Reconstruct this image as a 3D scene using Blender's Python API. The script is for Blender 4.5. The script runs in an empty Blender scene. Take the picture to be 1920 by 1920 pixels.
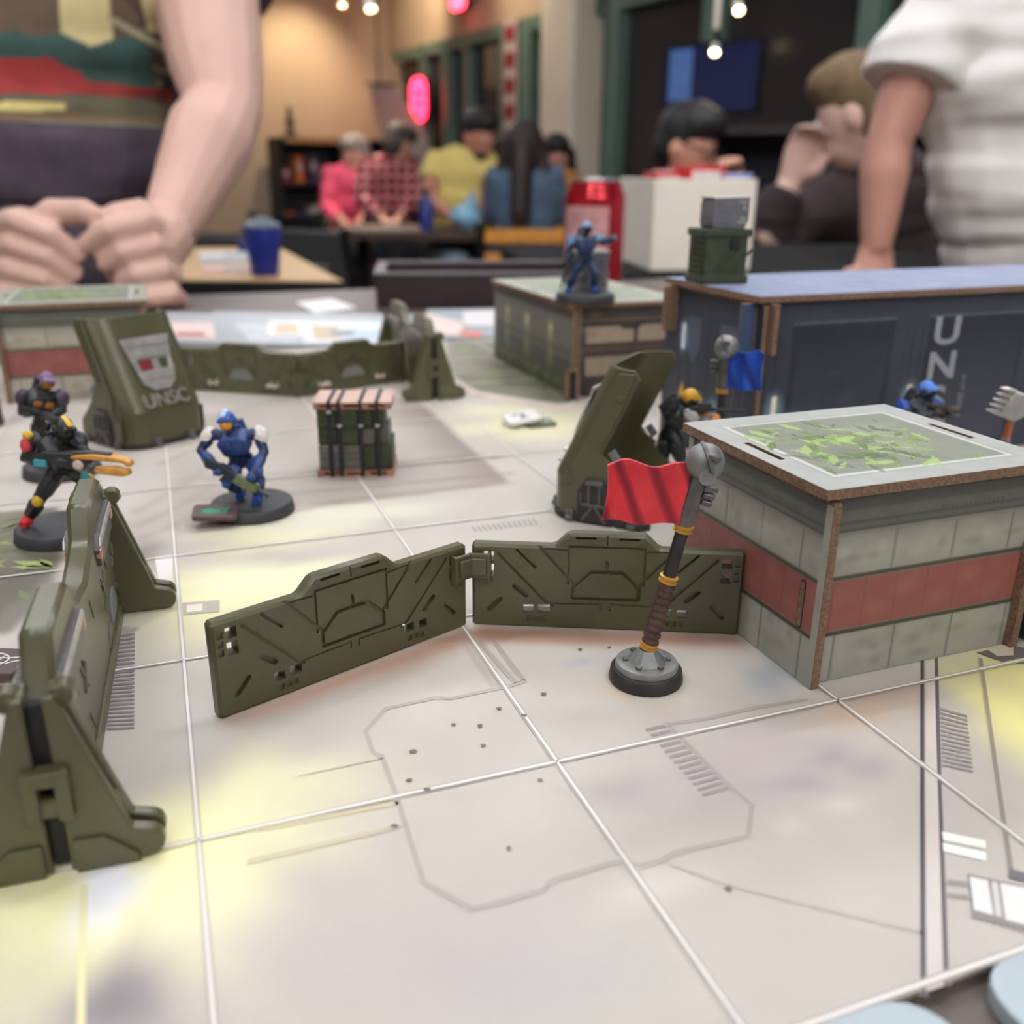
import bpy, bmesh, math, random
import numpy as np
from math import sin, cos, pi, radians, atan2, sqrt
from mathutils import Vector as V, Matrix, Euler, noise
from mathutils.bvhtree import BVHTree
random.seed(7)
sc = bpy.context.scene
COL = sc.collection
# ------------------------------------------------------------------ camera
H = 0.1237; RX = 1.22101; RY = -0.00697; FPX = 1750.0
cd = bpy.data.cameras.new('camera'); cam = bpy.data.objects.new('camera', cd); COL.objects.link(cam)
cam.location = (0, 0, H); cam.rotation_euler = (RX, RY, 0)
cd.sensor_width = 36; cd.lens = 36 * FPX / 1920; cd.clip_start = 0.01; cd.clip_end = 60
cd.dof.use_dof = True; cd.dof.focus_distance = 0.245; cd.dof.aperture_fstop = 11.8
sc.camera = cam
# ------------------------------------------------------------------ world, exposure
w = bpy.data.worlds.new('world'); sc.world = w; w.use_nodes = True
w.node_tree.nodes['Background'].inputs[0].default_value = (0.88, 0.90, 0.93, 1)
w.node_tree.nodes['Background'].inputs[1].default_value = 0.36
sc.view_settings.view_transform = 'Standard'; sc.view_settings.look = 'None'
sc.view_settings.gamma = 1; sc.view_settings.exposure = 0.22; sc.view_settings.use_curve_mapping = False
LIGHT_K = 1.0
# ------------------------------------------------------------------ helpers
CM = Matrix.Translation((0, 0, H)) @ Euler((RX, RY, 0)).to_matrix().to_4x4()
def ray(px, py): return (CM.to_3x3() @ V(((px - 960) / FPX, (960 - py) / FPX, -1)))
def at(px, py, z=0.0):
    d = ray(px, py); t = (z - H) / d.z; return V((d.x * t, d.y * t, z))
def atY(px, py, Y):
    d = ray(px, py); t = Y / d.y; return V((d.x * t, Y, H + d.z * t))
CELL = 0.0762; MAT = 0.35529; ORG = V((-0.06056, 0.14988, 0))
def G(i, j, z=0.0):
    c, s = cos(MAT), sin(MAT); x, y = i * CELL, j * CELL
    return V((ORG.x + c * x - s * y, ORG.y + s * x + c * y, z))
def lin(c): return tuple(((x / 255) / 12.92 if x / 255 <= 0.04045 else ((x / 255 + 0.055) / 1.055) ** 2.4) for x in c)
MATS = {}
def mat(name, col, rough=0.6, metal=0.0, var=0.10, scale=60, bump=0.0, bscale=None, spec=0.4, emit=None, es=0, col2=None, detail=4, coat=0, trans=0, alpha=1):
    if name in MATS: return MATS[name]
    m = bpy.data.materials.new(name); m.use_nodes = True; nt = m.node_tree; N = nt.nodes; L = nt.links
    b = N['Principled BSDF']; b.inputs['Roughness'].default_value = rough; b.inputs['Metallic'].default_value = metal
    b.inputs['Specular IOR Level'].default_value = spec; b.inputs['Coat Weight'].default_value = coat
    b.inputs['Transmission Weight'].default_value = trans; b.inputs['Alpha'].default_value = alpha
    base = lin(col)
    tc = N.new('ShaderNodeTexCoord'); no = N.new('ShaderNodeTexNoise'); no.inputs['Scale'].default_value = scale; no.inputs['Detail'].default_value = detail
    L.new(tc.outputs['Object'], no.inputs['Vector'])
    rp = N.new('ShaderNodeValToRGB'); L.new(no.outputs['Fac'], rp.inputs[0])
    a = [max(0, x * (1 - var)) for x in base]; c = [min(1, x * (1 + var)) for x in base] if col2 is None else lin(col2)
    rp.color_ramp.elements[0].position = 0.3; rp.color_ramp.elements[1].position = 0.7
    rp.color_ramp.elements[0].color = (*a, 1); rp.color_ramp.elements[1].color = (*c, 1)
    L.new(rp.outputs[0], b.inputs['Base Color'])
    if bump:
        n2 = N.new('ShaderNodeTexNoise'); n2.inputs['Scale'].default_value = bscale or scale * 4; n2.inputs['Detail'].default_value = 3
        L.new(tc.outputs['Object'], n2.inputs['Vector'])
        bp = N.new('ShaderNodeBump'); bp.inputs['Strength'].default_value = bump; bp.inputs['Distance'].default_value = 0.001
        L.new(n2.outputs['Fac'], bp.inputs['Height']); L.new(bp.outputs[0], b.inputs['Normal'])
    if emit:
        b.inputs['Emission Color'].default_value = (*lin(emit), 1); b.inputs['Emission Strength'].default_value = es
    MATS[name] = m; return m
def print_mat(name, rough=0.5, nscale=90, var=0.05, spec=0.35):
    """ink on card or cloth: the printed layout is stored on the mesh, a fine noise varies it"""
    if name in MATS: return MATS[name]
    m = bpy.data.materials.new(name); m.use_nodes = True; nt = m.node_tree; N = nt.nodes; L = nt.links
    b = N['Principled BSDF']; b.inputs['Roughness'].default_value = rough; b.inputs['Specular IOR Level'].default_value = spec
    at_ = N.new('ShaderNodeVertexColor'); at_.layer_name = 'ink'
    tc = N.new('ShaderNodeTexCoord'); no = N.new('ShaderNodeTexNoise'); no.inputs['Scale'].default_value = nscale; no.inputs['Detail'].default_value = 6
    L.new(tc.outputs['Object'], no.inputs['Vector'])
    mr = N.new('ShaderNodeMapRange'); mr.inputs[1].default_value = 0.3; mr.inputs[2].default_value = 0.7; mr.inputs[3].default_value = 1 - var; mr.inputs[4].default_value = 1 + var
    L.new(no.outputs['Fac'], mr.inputs[0])
    mu = N.new('ShaderNodeVectorMath'); mu.operation = 'SCALE'; L.new(at_.outputs['Color'], mu.inputs[0]); L.new(mr.outputs[0], mu.inputs['Scale'])
    L.new(mu.outputs[0], b.inputs['Base Color'])
    MATS[name] = m; return m
class Canvas:
    """a flat printed sheet: a fine grid whose points carry the ink, composed layer by layer"""
    def __init__(s, u0, v0, u1, v1, step, base, m=None, unit=.001):
        s.nu = max(2, int((u1 - u0) / step) + 1); s.nv = max(2, int((v1 - v0) / step) + 1)
        s.u0, s.v0, s.u1, s.v1 = u0, v0, u1, v1; s.unit = unit; s.m = m or Matrix.Identity(4)
        s.U, s.V = np.meshgrid(np.linspace(u0, u1, s.nu), np.linspace(v0, v1, s.nv)); s.C = np.empty((s.nv, s.nu, 3)); s.C[:] = lin(base); s.skip = None; s.k = 0
    def mix(s, col, A, sl=None):
        c = np.array(lin(col)); T = s.C if sl is None else s.C[sl]; T += (c - T) * np.clip(A, 0, 1)[..., None]
    def win(s, a0, b0, a1, b1):
        du = (s.u1 - s.u0) / (s.nu - 1); dv = (s.v1 - s.v0) / (s.nv - 1)
        i0 = max(0, int((a0 - s.u0) / du) - 1); i1 = min(s.nu, int((a1 - s.u0) / du) + 3); j0 = max(0, int((b0 - s.v0) / dv) - 1); j1 = min(s.nv, int((b1 - s.v0) / dv) + 3)
        return (slice(j0, max(j0, j1)), slice(i0, max(i0, i1)))
    def rect(s, u0, v0, u1, v1, col, a=1.0, grad=None):
        e = (s.u1 - s.u0) / (s.nu - 1); w = s.win(u0 - e, v0 - e, u1 + e, v1 + e); U, W = s.U[w], s.V[w]
        cov = np.clip((np.minimum(U - u0, u1 - U)) / e + .5, 0, 1) * np.clip((np.minimum(W - v0, v1 - W)) / e + .5, 0, 1)
        if grad is None: A = cov * a
        else: t = np.clip((W - v0) / max(v1 - v0, 1e-6), 0, 1); A = cov * (grad[0] * (1 - t) + grad[2] * t)
        s.mix(col, A, w)
    def poly(s, P, col, a=1.0, al=None):
        P = [(float(p[0]), float(p[1])) for p in P]; n = len(P); al = al or [a] * n
        w = s.win(min(p[0] for p in P), min(p[1] for p in P), max(p[0] for p in P), max(p[1] for p in P)); U, W = s.U[w], s.V[w]
        if U.size == 0: return
        cx, cy = sum(p[0] for p in P) / n, sum(p[1] for p in P) / n; ca = sum(al) / n; A = np.zeros_like(U)
        for i in range(n):
            (x1, y1), (x2, y2) = P[i], P[(i + 1) % n]; d = (y2 - cy) * (x1 - cx) - (x2 - cx) * (y1 - cy)
            if abs(d) < 1e-12: continue
            l1 = ((y2 - cy) * (U - cx) - (x2 - cx) * (W - cy)) / d; l2 = (-(y1 - cy) * (U - cx) + (x1 - cx) * (W - cy)) / d; l0 = 1 - l1 - l2
            ins = (l1 >= -1e-6) & (l2 >= -1e-6) & (l0 >= -1e-6); A = np.where(ins, np.maximum(A, l0 * ca + l1 * al[i] + l2 * al[(i + 1) % n]), A)
        s.mix(col, A, w)
    def glow(s, u, v, r, rv, col, a=1.0, rot=0.0, wob=0.0, seed=0.0):
        R = max(r, rv) * (1 + wob); w = s.win(u - R, v - R, u + R, v + R); U, W = s.U[w] - u, s.V[w] - v
        if U.size == 0: return
        x = (U * cos(rot) + W * sin(rot)) / r; y = (-U * sin(rot) + W * cos(rot)) / rv; t = np.arctan2(y, x); d = np.sqrt(x * x + y * y)
        d = d / (1 + wob * (.5 * np.sin(3 * t + seed) + .3 * np.sin(5 * t + seed * 2.3) + .2 * np.sin(8 * t + seed * 1.7)))
        d = np.clip(d, 0, 1); s.mix(col, a * (1 - d * d * (3 - 2 * d)), w)
    def band(s, pts, hw, col, a, ends=(1, 1)):
        n = len(pts)
        for i in range(n - 1):
            (x1, y1), (x2, y2) = pts[i], pts[i + 1]; w = s.win(min(x1, x2) - hw, min(y1, y2) - hw, max(x1, x2) + hw, max(y1, y2) + hw); U, W = s.U[w], s.V[w]
            if U.size == 0: continue
            L2 = (x2 - x1) ** 2 + (y2 - y1) ** 2; t = ((U - x1) * (x2 - x1) + (W - y1) * (y2 - y1)) / L2; tc = np.clip(t, 0, 1)
            d = np.sqrt((U - x1 - tc * (x2 - x1)) ** 2 + (W - y1 - tc * (y2 - y1)) ** 2) / hw; d = np.clip(d, 0, 1)
            e0 = ends[0] + (ends[1] - ends[0]) * i / (n - 1); e1 = ends[0] + (ends[1] - ends[0]) * (i + 1) / (n - 1)
            ok = (t >= -1e-6 if i else t > -1) & (t < 1 if i < n - 2 else t < 2); s.mix(col, np.where(ok, a * (1 - d * d) * (e0 + (e1 - e0) * tc), 0), w)
    def blur(s, n=2):
        for _ in range(n):
            Q = np.pad(s.C, ((1, 1), (1, 1), (0, 0)), 'edge'); s.C = (Q[1:-1, 1:-1] * 2 + Q[:-2, 1:-1] + Q[2:, 1:-1] + Q[1:-1, :-2] + Q[1:-1, 2:]) / 6
    def sample(s, u, v):
        fu = min(max((u - s.u0) / (s.u1 - s.u0) * (s.nu - 1), 0), s.nu - 1.001); fv = min(max((v - s.v0) / (s.v1 - s.v0) * (s.nv - 1), 0), s.nv - 1.001); i, j = int(fu), int(fv); x, y = fu - i, fv - j
        return s.C[j, i] * (1 - x) * (1 - y) + s.C[j, i + 1] * x * (1 - y) + s.C[j + 1, i] * (1 - x) * y + s.C[j + 1, i + 1] * x * y
    def build(s, name, m, parent, z=0.0, holes=()):
        n = s.nu * s.nv; co = np.stack([s.U.ravel(), s.V.ravel(), np.full(n, z), np.ones(n)], 1) @ np.array(s.m).T; co = co[:, :3] * s.unit
        idx = np.arange(n).reshape(s.nv, s.nu); q_ = np.stack([idx[:-1, :-1], idx[:-1, 1:], idx[1:, 1:], idx[1:, :-1]], -1).reshape(-1, 4)
        if holes:
            uc = (s.U[:-1, :-1] + s.U[1:, 1:]).ravel() / 2; vc = (s.V[:-1, :-1] + s.V[1:, 1:]).ravel() / 2; keep = np.ones(len(q_), bool)
            for a0, b0, a1, b1 in holes: keep &= ~((uc > a0) & (uc < a1) & (vc > b0) & (vc < b1))
            q_ = q_[keep]
        me = bpy.data.meshes.new(name); me.vertices.add(n); me.vertices.foreach_set('co', co.ravel().astype(np.float32))
        me.loops.add(len(q_) * 4); me.loops.foreach_set('vertex_index', q_.ravel().astype(np.int32)); me.polygons.add(len(q_)); me.polygons.foreach_set('loop_start', np.arange(0, len(q_) * 4, 4, dtype=np.int32)); me.update(calc_edges=True); me.validate()
        ca = me.color_attributes.new('ink', 'FLOAT_COLOR', 'POINT'); ca.data.foreach_set('color', np.concatenate([s.C.reshape(-1, 3), np.ones((n, 1))], 1).ravel().astype(np.float32))
        return link(name, me, m, parent, smooth=False)
class MB:
    """collects shapes into one mesh; m is the current placement, s the unit (0.001 = millimetres)"""
    def __init__(self, s=1.0):
        self.v = []; self.f = []; self.c = []; self.s = s; self.m = Matrix.Identity(4); self.mi = []; self.cur = 0
    def add(self, vs, fs, cols=None):
        o = len(self.v); self.v += [(self.m @ V(p)) * self.s for p in vs]
        for f in fs: self.f.append([o + i for i in f]); self.mi.append(self.cur)
        if cols is not None: self.c += cols
        return self
    def box(self, c, d, rot=None):
        x, y, z = d[0] / 2, d[1] / 2, d[2] / 2; R = Euler(rot).to_matrix() if rot else None
        vs = [V((a * x, b_ * y, e * z)) for a in (-1, 1) for b_ in (-1, 1) for e in (-1, 1)]
        if R: vs = [R @ p for p in vs]
        return self.add([p + V(c) for p in vs], [(0, 1, 3, 2), (4, 6, 7, 5), (0, 4, 5, 1), (2, 3, 7, 6), (0, 2, 6, 4), (1, 5, 7, 3)])
    def prism(self, poly, a, b_, axis='z'):
        """2D outline extruded from a to b; axis y: outline is (x,z); axis x: outline is (y,z)"""
        n = len(poly)
        ar = sum(poly[i][0] * poly[(i + 1) % n][1] - poly[(i + 1) % n][0] * poly[i][1] for i in range(n))
        if ar < 0: poly = poly[::-1]
        def P(p, t): return (p[0], p[1], t) if axis == 'z' else ((p[0], t, p[1]) if axis == 'y' else (t, p[0], p[1]))
        vs = [P(p, a) for p in poly] + [P(p, b_) for p in poly]
        fs = [list(range(n))[::-1], list(range(n, 2 * n))] + [(i, (i + 1) % n, n + (i + 1) % n, n + i) for i in range(n)]
        if axis == 'y': fs = [list(f)[::-1] for f in fs]
        if b_ < a: fs = [list(f)[::-1] for f in fs]
        return self.add(vs, fs)
    def tube(self, pts, rad, n=10, flat=1.0, up=None, cap=True):
        pts = [V(p) for p in pts]; k = len(pts)
        if not hasattr(rad, '__len__'): rad = [rad] * k
        vs = []; fs = []
        t0 = (pts[1] - pts[0]).normalized(); u = V(up) if up else (V((0, 0, 1)) if abs(t0.z) < 0.9 else V((1, 0, 0)))
        for i in range(k):
            t = (pts[min(i + 1, k - 1)] - pts[max(i - 1, 0)]).normalized()
            u = (u - t * u.dot(t)).normalized(); s_ = t.cross(u)
            for j in range(n):
                a = 2 * pi * j / n; vs.append(pts[i] + (s_ * cos(a) + u * sin(a) * flat) * rad[i])
        for i in range(k - 1):
            for j in range(n):
                fs.append((i * n + j, i * n + (j + 1) % n, (i + 1) * n + (j + 1) % n, (i + 1) * n + j))
        if cap: fs += [list(range(n))[::-1], [(k - 1) * n + j for j in range(n)]]
        return self.add(vs, fs)
    def lathe(self, prof, n=32, cap=True):
        vs = []; fs = []; k = len(prof)
        for r, z in prof:
            for j in range(n): vs.append((r * cos(2 * pi * j / n), r * sin(2 * pi * j / n), z))
        for i in range(k - 1):
            for j in range(n): fs.append((i * n + j, i * n + (j + 1) % n, (i + 1) * n + (j + 1) % n, (i + 1) * n + j))
        if cap: fs += [list(range(n))[::-1], [(k - 1) * n + j for j in range(n)]]
        return self.add(vs, fs)
    def ell(self, c, r, rot=None, n=14, k=9):
        if not hasattr(r, '__len__'): r = (r, r, r)
        R = Euler(rot).to_matrix() if rot else Matrix.Identity(3); vs = [V((0, 0, -r[2]))]
        for i in range(1, k):
            th = -pi / 2 + pi * i / k
            for j in range(n): vs.append(V((r[0] * cos(th) * cos(2 * pi * j / n), r[1] * cos(th) * sin(2 * pi * j / n), r[2] * sin(th))))
        vs.append(V((0, 0, r[2]))); e = len(vs) - 1
        fs = [(0, 1 + (j + 1) % n, 1 + j) for j in range(n)] + [(e, 1 + (k - 2) * n + j, 1 + (k - 2) * n + (j + 1) % n) for j in range(n)]
        for i in range(k - 2):
            for j in range(n): fs.append((1 + i * n + j, 1 + i * n + (j + 1) % n, 1 + (i + 1) * n + (j + 1) % n, 1 + (i + 1) * n + j))
        return self.add([R @ p + V(c) for p in vs], fs)
    def loft(self, rings, cap=True):
        n = len(rings[0]); vs = [p for r in rings for p in r]; fs = []
        for i in range(len(rings) - 1):
            for j in range(n): fs.append((i * n + j, i * n + (j + 1) % n, (i + 1) * n + (j + 1) % n, (i + 1) * n + j))
        if cap: fs += [list(range(n))[::-1], [(len(rings) - 1) * n + j for j in range(n)]]
        return self.add(vs, fs)
    # printed shapes: flat polygons with ink colour and opacity (mapper turns 2D into 3D)
    def ink(self, pts, col, a=1.0, alphas=None):
        c = lin(col); al = alphas or [a] * len(pts)
        return self.add(pts, [list(range(len(pts)))], [(*c, x) for x in al])
    def mesh(self, name):
        me = bpy.data.meshes.new(name); me.from_pydata([tuple(p) for p in self.v], [], self.f)
        if self.c:
            ca = me.color_attributes.new('ink', 'FLOAT_COLOR', 'POINT')
            for i, c in enumerate(self.c): ca.data[i].color = c
        for p, k in zip(me.polygons, self.mi): p.material_index = k
        me.update(); return me
    def build(self, name, m, parent=None, bevel=0, smooth=True, ang=35, segs=2):
        return link(name, self.mesh(name), m, parent, bevel, smooth, ang, segs)
def link(name, me, m, parent=None, bevel=0, smooth=True, ang=35, segs=2):
    if m is not None and not len(me.materials):
        for x in (m if isinstance(m, (list, tuple)) else [m]): me.materials.append(x)
    if smooth and len(me.polygons):
        me.shade_smooth(); me.set_sharp_from_angle(angle=radians(ang))
    o = bpy.data.objects.new(name, me); COL.objects.link(o)
    if parent: o.parent = parent
    if bevel:
        b = o.modifiers.new('bevel', 'BEVEL'); b.width = bevel; b.segments = segs; b.limit_method = 'ANGLE'; b.angle_limit = radians(40)
    return o
def tag(o, label=None, cat=None, group=None, kind=None):
    if label: o['label'] = label
    if cat: o['category'] = cat
    if group: o['group'] = group
    if kind: o['kind'] = kind
    return o
def empty(name, loc, rz=0, label=None, cat=None, group=None, rot=None):
    o = bpy.data.objects.new(name, None); COL.objects.link(o); o.location = loc
    o.rotation_euler = rot if rot else (0, 0, rz); o.empty_display_size = 0.01
    return tag(o, label, cat, group)
def copy_tree(o, parent=None):
    c = o.copy(); COL.objects.link(c); c.parent = parent
    for ch in list(o.children): copy_tree(ch, c)
    return c
def evaluated(o):
    dg = bpy.context.evaluated_depsgraph_get(); dg.update()
    me = bpy.data.meshes.new_from_object(o.evaluated_get(dg)); return me
def fuse(mb, voxel, smooth=4, name='body'):
    """join overlapping volumes into one continuous skin"""
    me = mb.mesh(name); o = bpy.data.objects.new('tmp', me); COL.objects.link(o)
    r = o.modifiers.new('r', 'REMESH'); r.mode = 'VOXEL'; r.voxel_size = voxel
    if smooth: s = o.modifiers.new('s', 'SMOOTH'); s.factor = 0.5; s.iterations = smooth
    out = evaluated(o); out.name = name
    bpy.data.objects.remove(o); bpy.data.meshes.remove(me); return out
def boolean(base, cutter, name):
    """base mesh minus cutter mesh"""
    o = bpy.data.objects.new('tmp', base); COL.objects.link(o); c = bpy.data.objects.new('tmp2', cutter); COL.objects.link(c)
    b = o.modifiers.new('b', 'BOOLEAN'); b.operation = 'DIFFERENCE'; b.object = c; b.solver = 'EXACT'; b.use_self = True
    out = evaluated(o); out.name = name
    bpy.data.objects.remove(o); bpy.data.objects.remove(c); return out
def text_mesh(s, size, ext=0.0, align='CENTER', bold=0.0):
    cu = bpy.data.curves.new('t', 'FONT'); cu.body = s; cu.size = size; cu.extrude = ext; cu.offset = bold; cu.align_x = align; cu.align_y = 'CENTER'
    o = bpy.data.objects.new('t', cu); COL.objects.link(o); me = evaluated(o); bpy.data.objects.remove(o); bpy.data.curves.remove(cu); return me
def capsule(a, b_, w_, k=5):
    """2D rounded slot outline from a to b of full width w"""
    a = V((a[0], a[1])); b_ = V((b_[0], b_[1])); d = (b_ - a); ang = atan2(d.y, d.x); r = w_ / 2; out = []
    for i in range(k + 1): t = ang - pi / 2 + pi * i / k; out.append((b_.x + r * cos(t), b_.y + r * sin(t)))
    for i in range(k + 1): t = ang + pi / 2 + pi * i / k; out.append((a.x + r * cos(t), a.y + r * sin(t)))
    return out
def bar(a, b_, w_, e=0.0):
    """2D straight bar outline"""
    a = V((a[0], a[1])); b_ = V((b_[0], b_[1])); d = (b_ - a).normalized(); n = V((-d.y, d.x)) * w_ / 2; a = a - d * e; b_ = b_ + d * e
    return [tuple(a + n), tuple(a - n), tuple(b_ - n), tuple(b_ + n)]
def rrect(x0, y0, x1, y1, r, k=5):
    out = []
    for cx, cy, a0 in ((x1 - r, y1 - r, 0), (x0 + r, y1 - r, 90), (x0 + r, y0 + r, 180), (x1 - r, y0 + r, 270)):
        for i in range(k + 1): t = radians(a0 + 90 * i / k); out.append((cx + r * cos(t), cy + r * sin(t)))
    return out
# ================================================================== the room
FLOOR = -0.88
P0 = atY(1050, 18, 7.7); ZH = P0.z
_d = ray(-70, 322); E1 = V((_d.x, _d.y, 0)).normalized(); E2 = V((E1.y, -E1.x, 0))
def RM(u, v, z): return V((P0.x, P0.y, 0)) + E1 * u + E2 * v + V((0, 0, z))
def wu(px, v=0.0, py=322):
    d = ray(px, py); n = E2; o = V((P0.x, P0.y, 0)) + E2 * v
    t = o.dot(n) / (d.x * n.x + d.y * n.y); return (V((d.x * t, d.y * t, 0)) - o).dot(E1)
UC = wu(738); UR = wu(2300); RANG = atan2(E2.y, E2.x)   # local X runs along E2, local Y along E1
room_m = Matrix.Translation((P0.x, P0.y, 0)) @ Matrix.Rotation(RANG, 4, 'Z')
def rmb(): b = MB(); b.m = room_m; return b      # in the room frame: x = v (to the right), y = u (away)
def struct(name, mb, m, parent=None, **k):
    o = mb.build(name, m, parent, **k)
    if not parent: o['kind'] = 'structure'
    return o
M_wall = mat('warm beige wall paint', (184, 162, 136), 0.85, var=0.05, scale=2)
M_floor = mat('dark brown carpet', (70, 58, 50), 0.95, var=0.25, scale=30, bump=0.4, bscale=300)
M_ceil = mat('taupe ceiling paint', (150, 132, 112), 0.9, var=0.05, scale=2)
M_green = mat('green painted metal', (92, 116, 103), 0.45, var=0.06, scale=8)
M_glass = mat('night window glass', (50, 47, 48), 0.12, var=0.05, scale=3, spec=0.5)
M_trim = mat('pale plaster', (222, 208, 188), 0.8, var=0.04, scale=3)
b = rmb(); b.box((-6, -4, FLOOR - 0.05), (20, 34, 0.1)); struct('floor', b, M_floor)
CE = 2.05
b = rmb(); b.box((-6, -4, CE + 0.05), (20, 34, 0.1)); struct('ceiling', b, M_ceil)
b = rmb(); b.box((-5, UC + 0.1, (CE + FLOOR) / 2), (10.4, 0.2, CE - FLOOR)); struct('wall_back', b, M_wall)
# right-hand wall: header strip above the shop windows, a low sill below, plaster pillar between
b = rmb(); b.box((0.1, (UC - 8) / 2, (CE + ZH) / 2), (0.2, UC + 8, CE - ZH)); 
b.box((0.1, (UC - 8) / 2, (FLOOR + FLOOR + 0.3) / 2), (0.2, UC + 8, 0.3)); struct('wall_right', b, M_wall)
uA, uB = wu(1108), wu(1046)
b = rmb(); b.box((0.0, (uA + uB) / 2, (CE + FLOOR) / 2), (0.36, abs(uB - uA), CE - FLOOR)); struct('trim_1', b, M_trim, bevel=0.02)
def window(name, px0, px1, mull, beams, head=0.10):
    u0, u1 = wu(px0), wu(px1); um = (u0 + u1) / 2; L = abs(u1 - u0)
    b = rmb(); b.box((0.04, um, ZH - head / 2), (0.14, L, head)); b.box((0.04, um, FLOOR + 0.35), (0.14, L, 0.1))
    win = struct(name, b, M_green, bevel=0.006)
    edges = [min(u0, u1)] + sorted(wu(p) for p, _ in mull) + [max(u0, u1)]
    for i in range(len(edges) - 1):
        b = rmb(); b.box((0.06, (edges[i] + edges[i + 1]) / 2, (ZH + FLOOR + 0.3) / 2), (0.012, edges[i + 1] - edges[i], ZH - FLOOR - 0.3)); b.build('pane', M_glass, win)
    for p, wd in mull:
        b = rmb(); b.box((0.03, wu(p), (ZH + FLOOR + 0.3) / 2), (0.14, wd, ZH - FLOOR - 0.3)); b.build('mullion', M_green, win, bevel=0.008)
    for z in beams:
        b = rmb(); b.box((0.03, um, z), (0.12, L, 0.11)); b.build('transom', M_green, win, bevel=0.006)
    return win
window('window_1', 752, 1046, [(800, .08), (842, .12), (880, .08), (948, .10), (988, .16)], [])
window('window_2', 1112, 2300, [(1145, .14), (1318, .13), (1600, .12), (2000, .1)], [ZH - 0.02])
# tall track lamps on the ceiling, each with its own warm beam
M_can = mat('white lamp housing', (225, 215, 200), 0.5, var=0.03)
M_bulb = mat('warm lamp glow', (255, 240, 215), 0.5, emit=(255, 226, 180), es=30)
def track_lamp(pos, target, power, label, spot=70, col=(1, .82, .58), size=1.0):
    o = empty('track_lamp', pos, 0, label, 'lamp', 'warm ceiling spots')
    d = (V(target) - V(pos)).normalized(); q = d.to_track_quat('-Z', 'Y')
    b = MB(); b.m = q.to_matrix().to_4x4(); b.lathe([(k * size, z * size) for k, z in ((0.035, 0.12), (0.05, 0.10), (0.05, -0.02), (0.046, -0.02), (0.044, 0.02))], 20, cap=False); b.build('housing', M_can, o)
    b = MB(); b.m = q.to_matrix().to_4x4(); b.lathe([(k * size, z * size) for k, z in ((0.043, 0.015), (0.03, -0.005), (0.001, -0.012))], 20); b.build('bulb', M_bulb, o)
    b = MB(); b.tube([(0, 0, 0.08), (0, 0, CE - pos[2] + .001)], 0.012, 8); b.build('stem', M_can, o)
    ld = bpy.data.lights.new('spot', 'SPOT'); ld.energy = power * LIGHT_K; ld.color = col; ld.spot_size = radians(spot); ld.spot_blend = 0.9; ld.shadow_soft_size = 0.04
    l = bpy.data.objects.new('beam', ld); COL.objects.link(l); l.parent = o; l.rotation_euler = q.to_euler(); l.location = d * 0.03
    return o
def bw(px, py):      # a point on the back wall seen at this spot
    d = ray(px, py); o = V((P0.x, P0.y, 0)) + E1 * UC; t = o.dot(E1) / (d.x * E1.x + d.y * E1.y); return V((d.x * t, d.y * t, H + d.z * t))
p_ = bw(556, 175); track_lamp(p_ - E1 * 0.9 + V((0, 0, 1.0)), p_, 85, 'ceiling spot washing the beige back wall above the shelves', 80)
p_ = RM(wu(800), -0.02, 1.45); track_lamp(RM(wu(800) - .5, -0.7, 1.9), p_, 45, 'ceiling spot lighting the wall above the red sign', 90)
p_ = RM(wu(1000), -0.02, 1.5); track_lamp(RM(wu(960), -0.8, 1.95), p_, 40, 'ceiling spot lighting the wall beside the pale pillar', 100)
p_ = atY(695, 14, 6.5); track_lamp(p_, p_ + V((0.2, -.5, -1.5)), 60, 'white lamp hanging at the top edge above the red sign', 100, size=.6)
p_ = atY(642, 8, 7.2); track_lamp(p_, p_ + V((0.1, -.2, -1.5)), 50, 'dim lamp hanging left of the white one at the top edge', 100, size=.5)
p_ = atY(1385, 18, 3.6); track_lamp(p_, p_ + V((0.1, -.9, -1.0)), 3, 'small warm lamp standing in for a reflection in the right-hand window', 100, size=.3)  # a reflection in the window glass, built as an added lamp
p_ = atY(1340, 97, 4.0); track_lamp(p_, p_ + V((-.2, -.9, -1.0)), 3, 'small cool lamp standing in for a reflection beside the green mullion', 100, (0.8, .9, 1), .3)  # added lamp in place of a second glint on the glass
# fluorescent fixtures above the table
M_tube = mat('fluorescent tube', (255, 255, 255), 0.4, emit=(246, 249, 255), es=33 * LIGHT_K)
M_fix = mat('white fixture metal', (230, 230, 226), 0.4, var=0.02)
M_tubeFill = mat('added fill tube', (255, 255, 255), 0.4, emit=(255, 248, 240), es=60)  # brighter tubes for the fill fixtures added far behind the camera
def troffer(x, y, rz, M_tube, label):
    o = empty('ceiling_light', (x, y, CE), rz, label, 'ceiling light', 'fluorescent ceiling fixtures')
    b = MB(); b.box((0, 0, -0.03), (1.24, 0.36, 0.06)); b.build('housing', M_fix, o, bevel=0.008)
    for s in (-1, 1):
        b = MB(); b.tube([(-0.58, s * 0.09, -0.085), (0.58, s * 0.09, -0.085)], 0.022, 10); b.build('tube', M_tube, o)
        for e in (-1, 1):
            b = MB(); b.box((e * 0.595, s * 0.09, -0.08), (0.03, 0.05, 0.05)); b.build('socket', M_fix, o, bevel=0.004)
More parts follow.
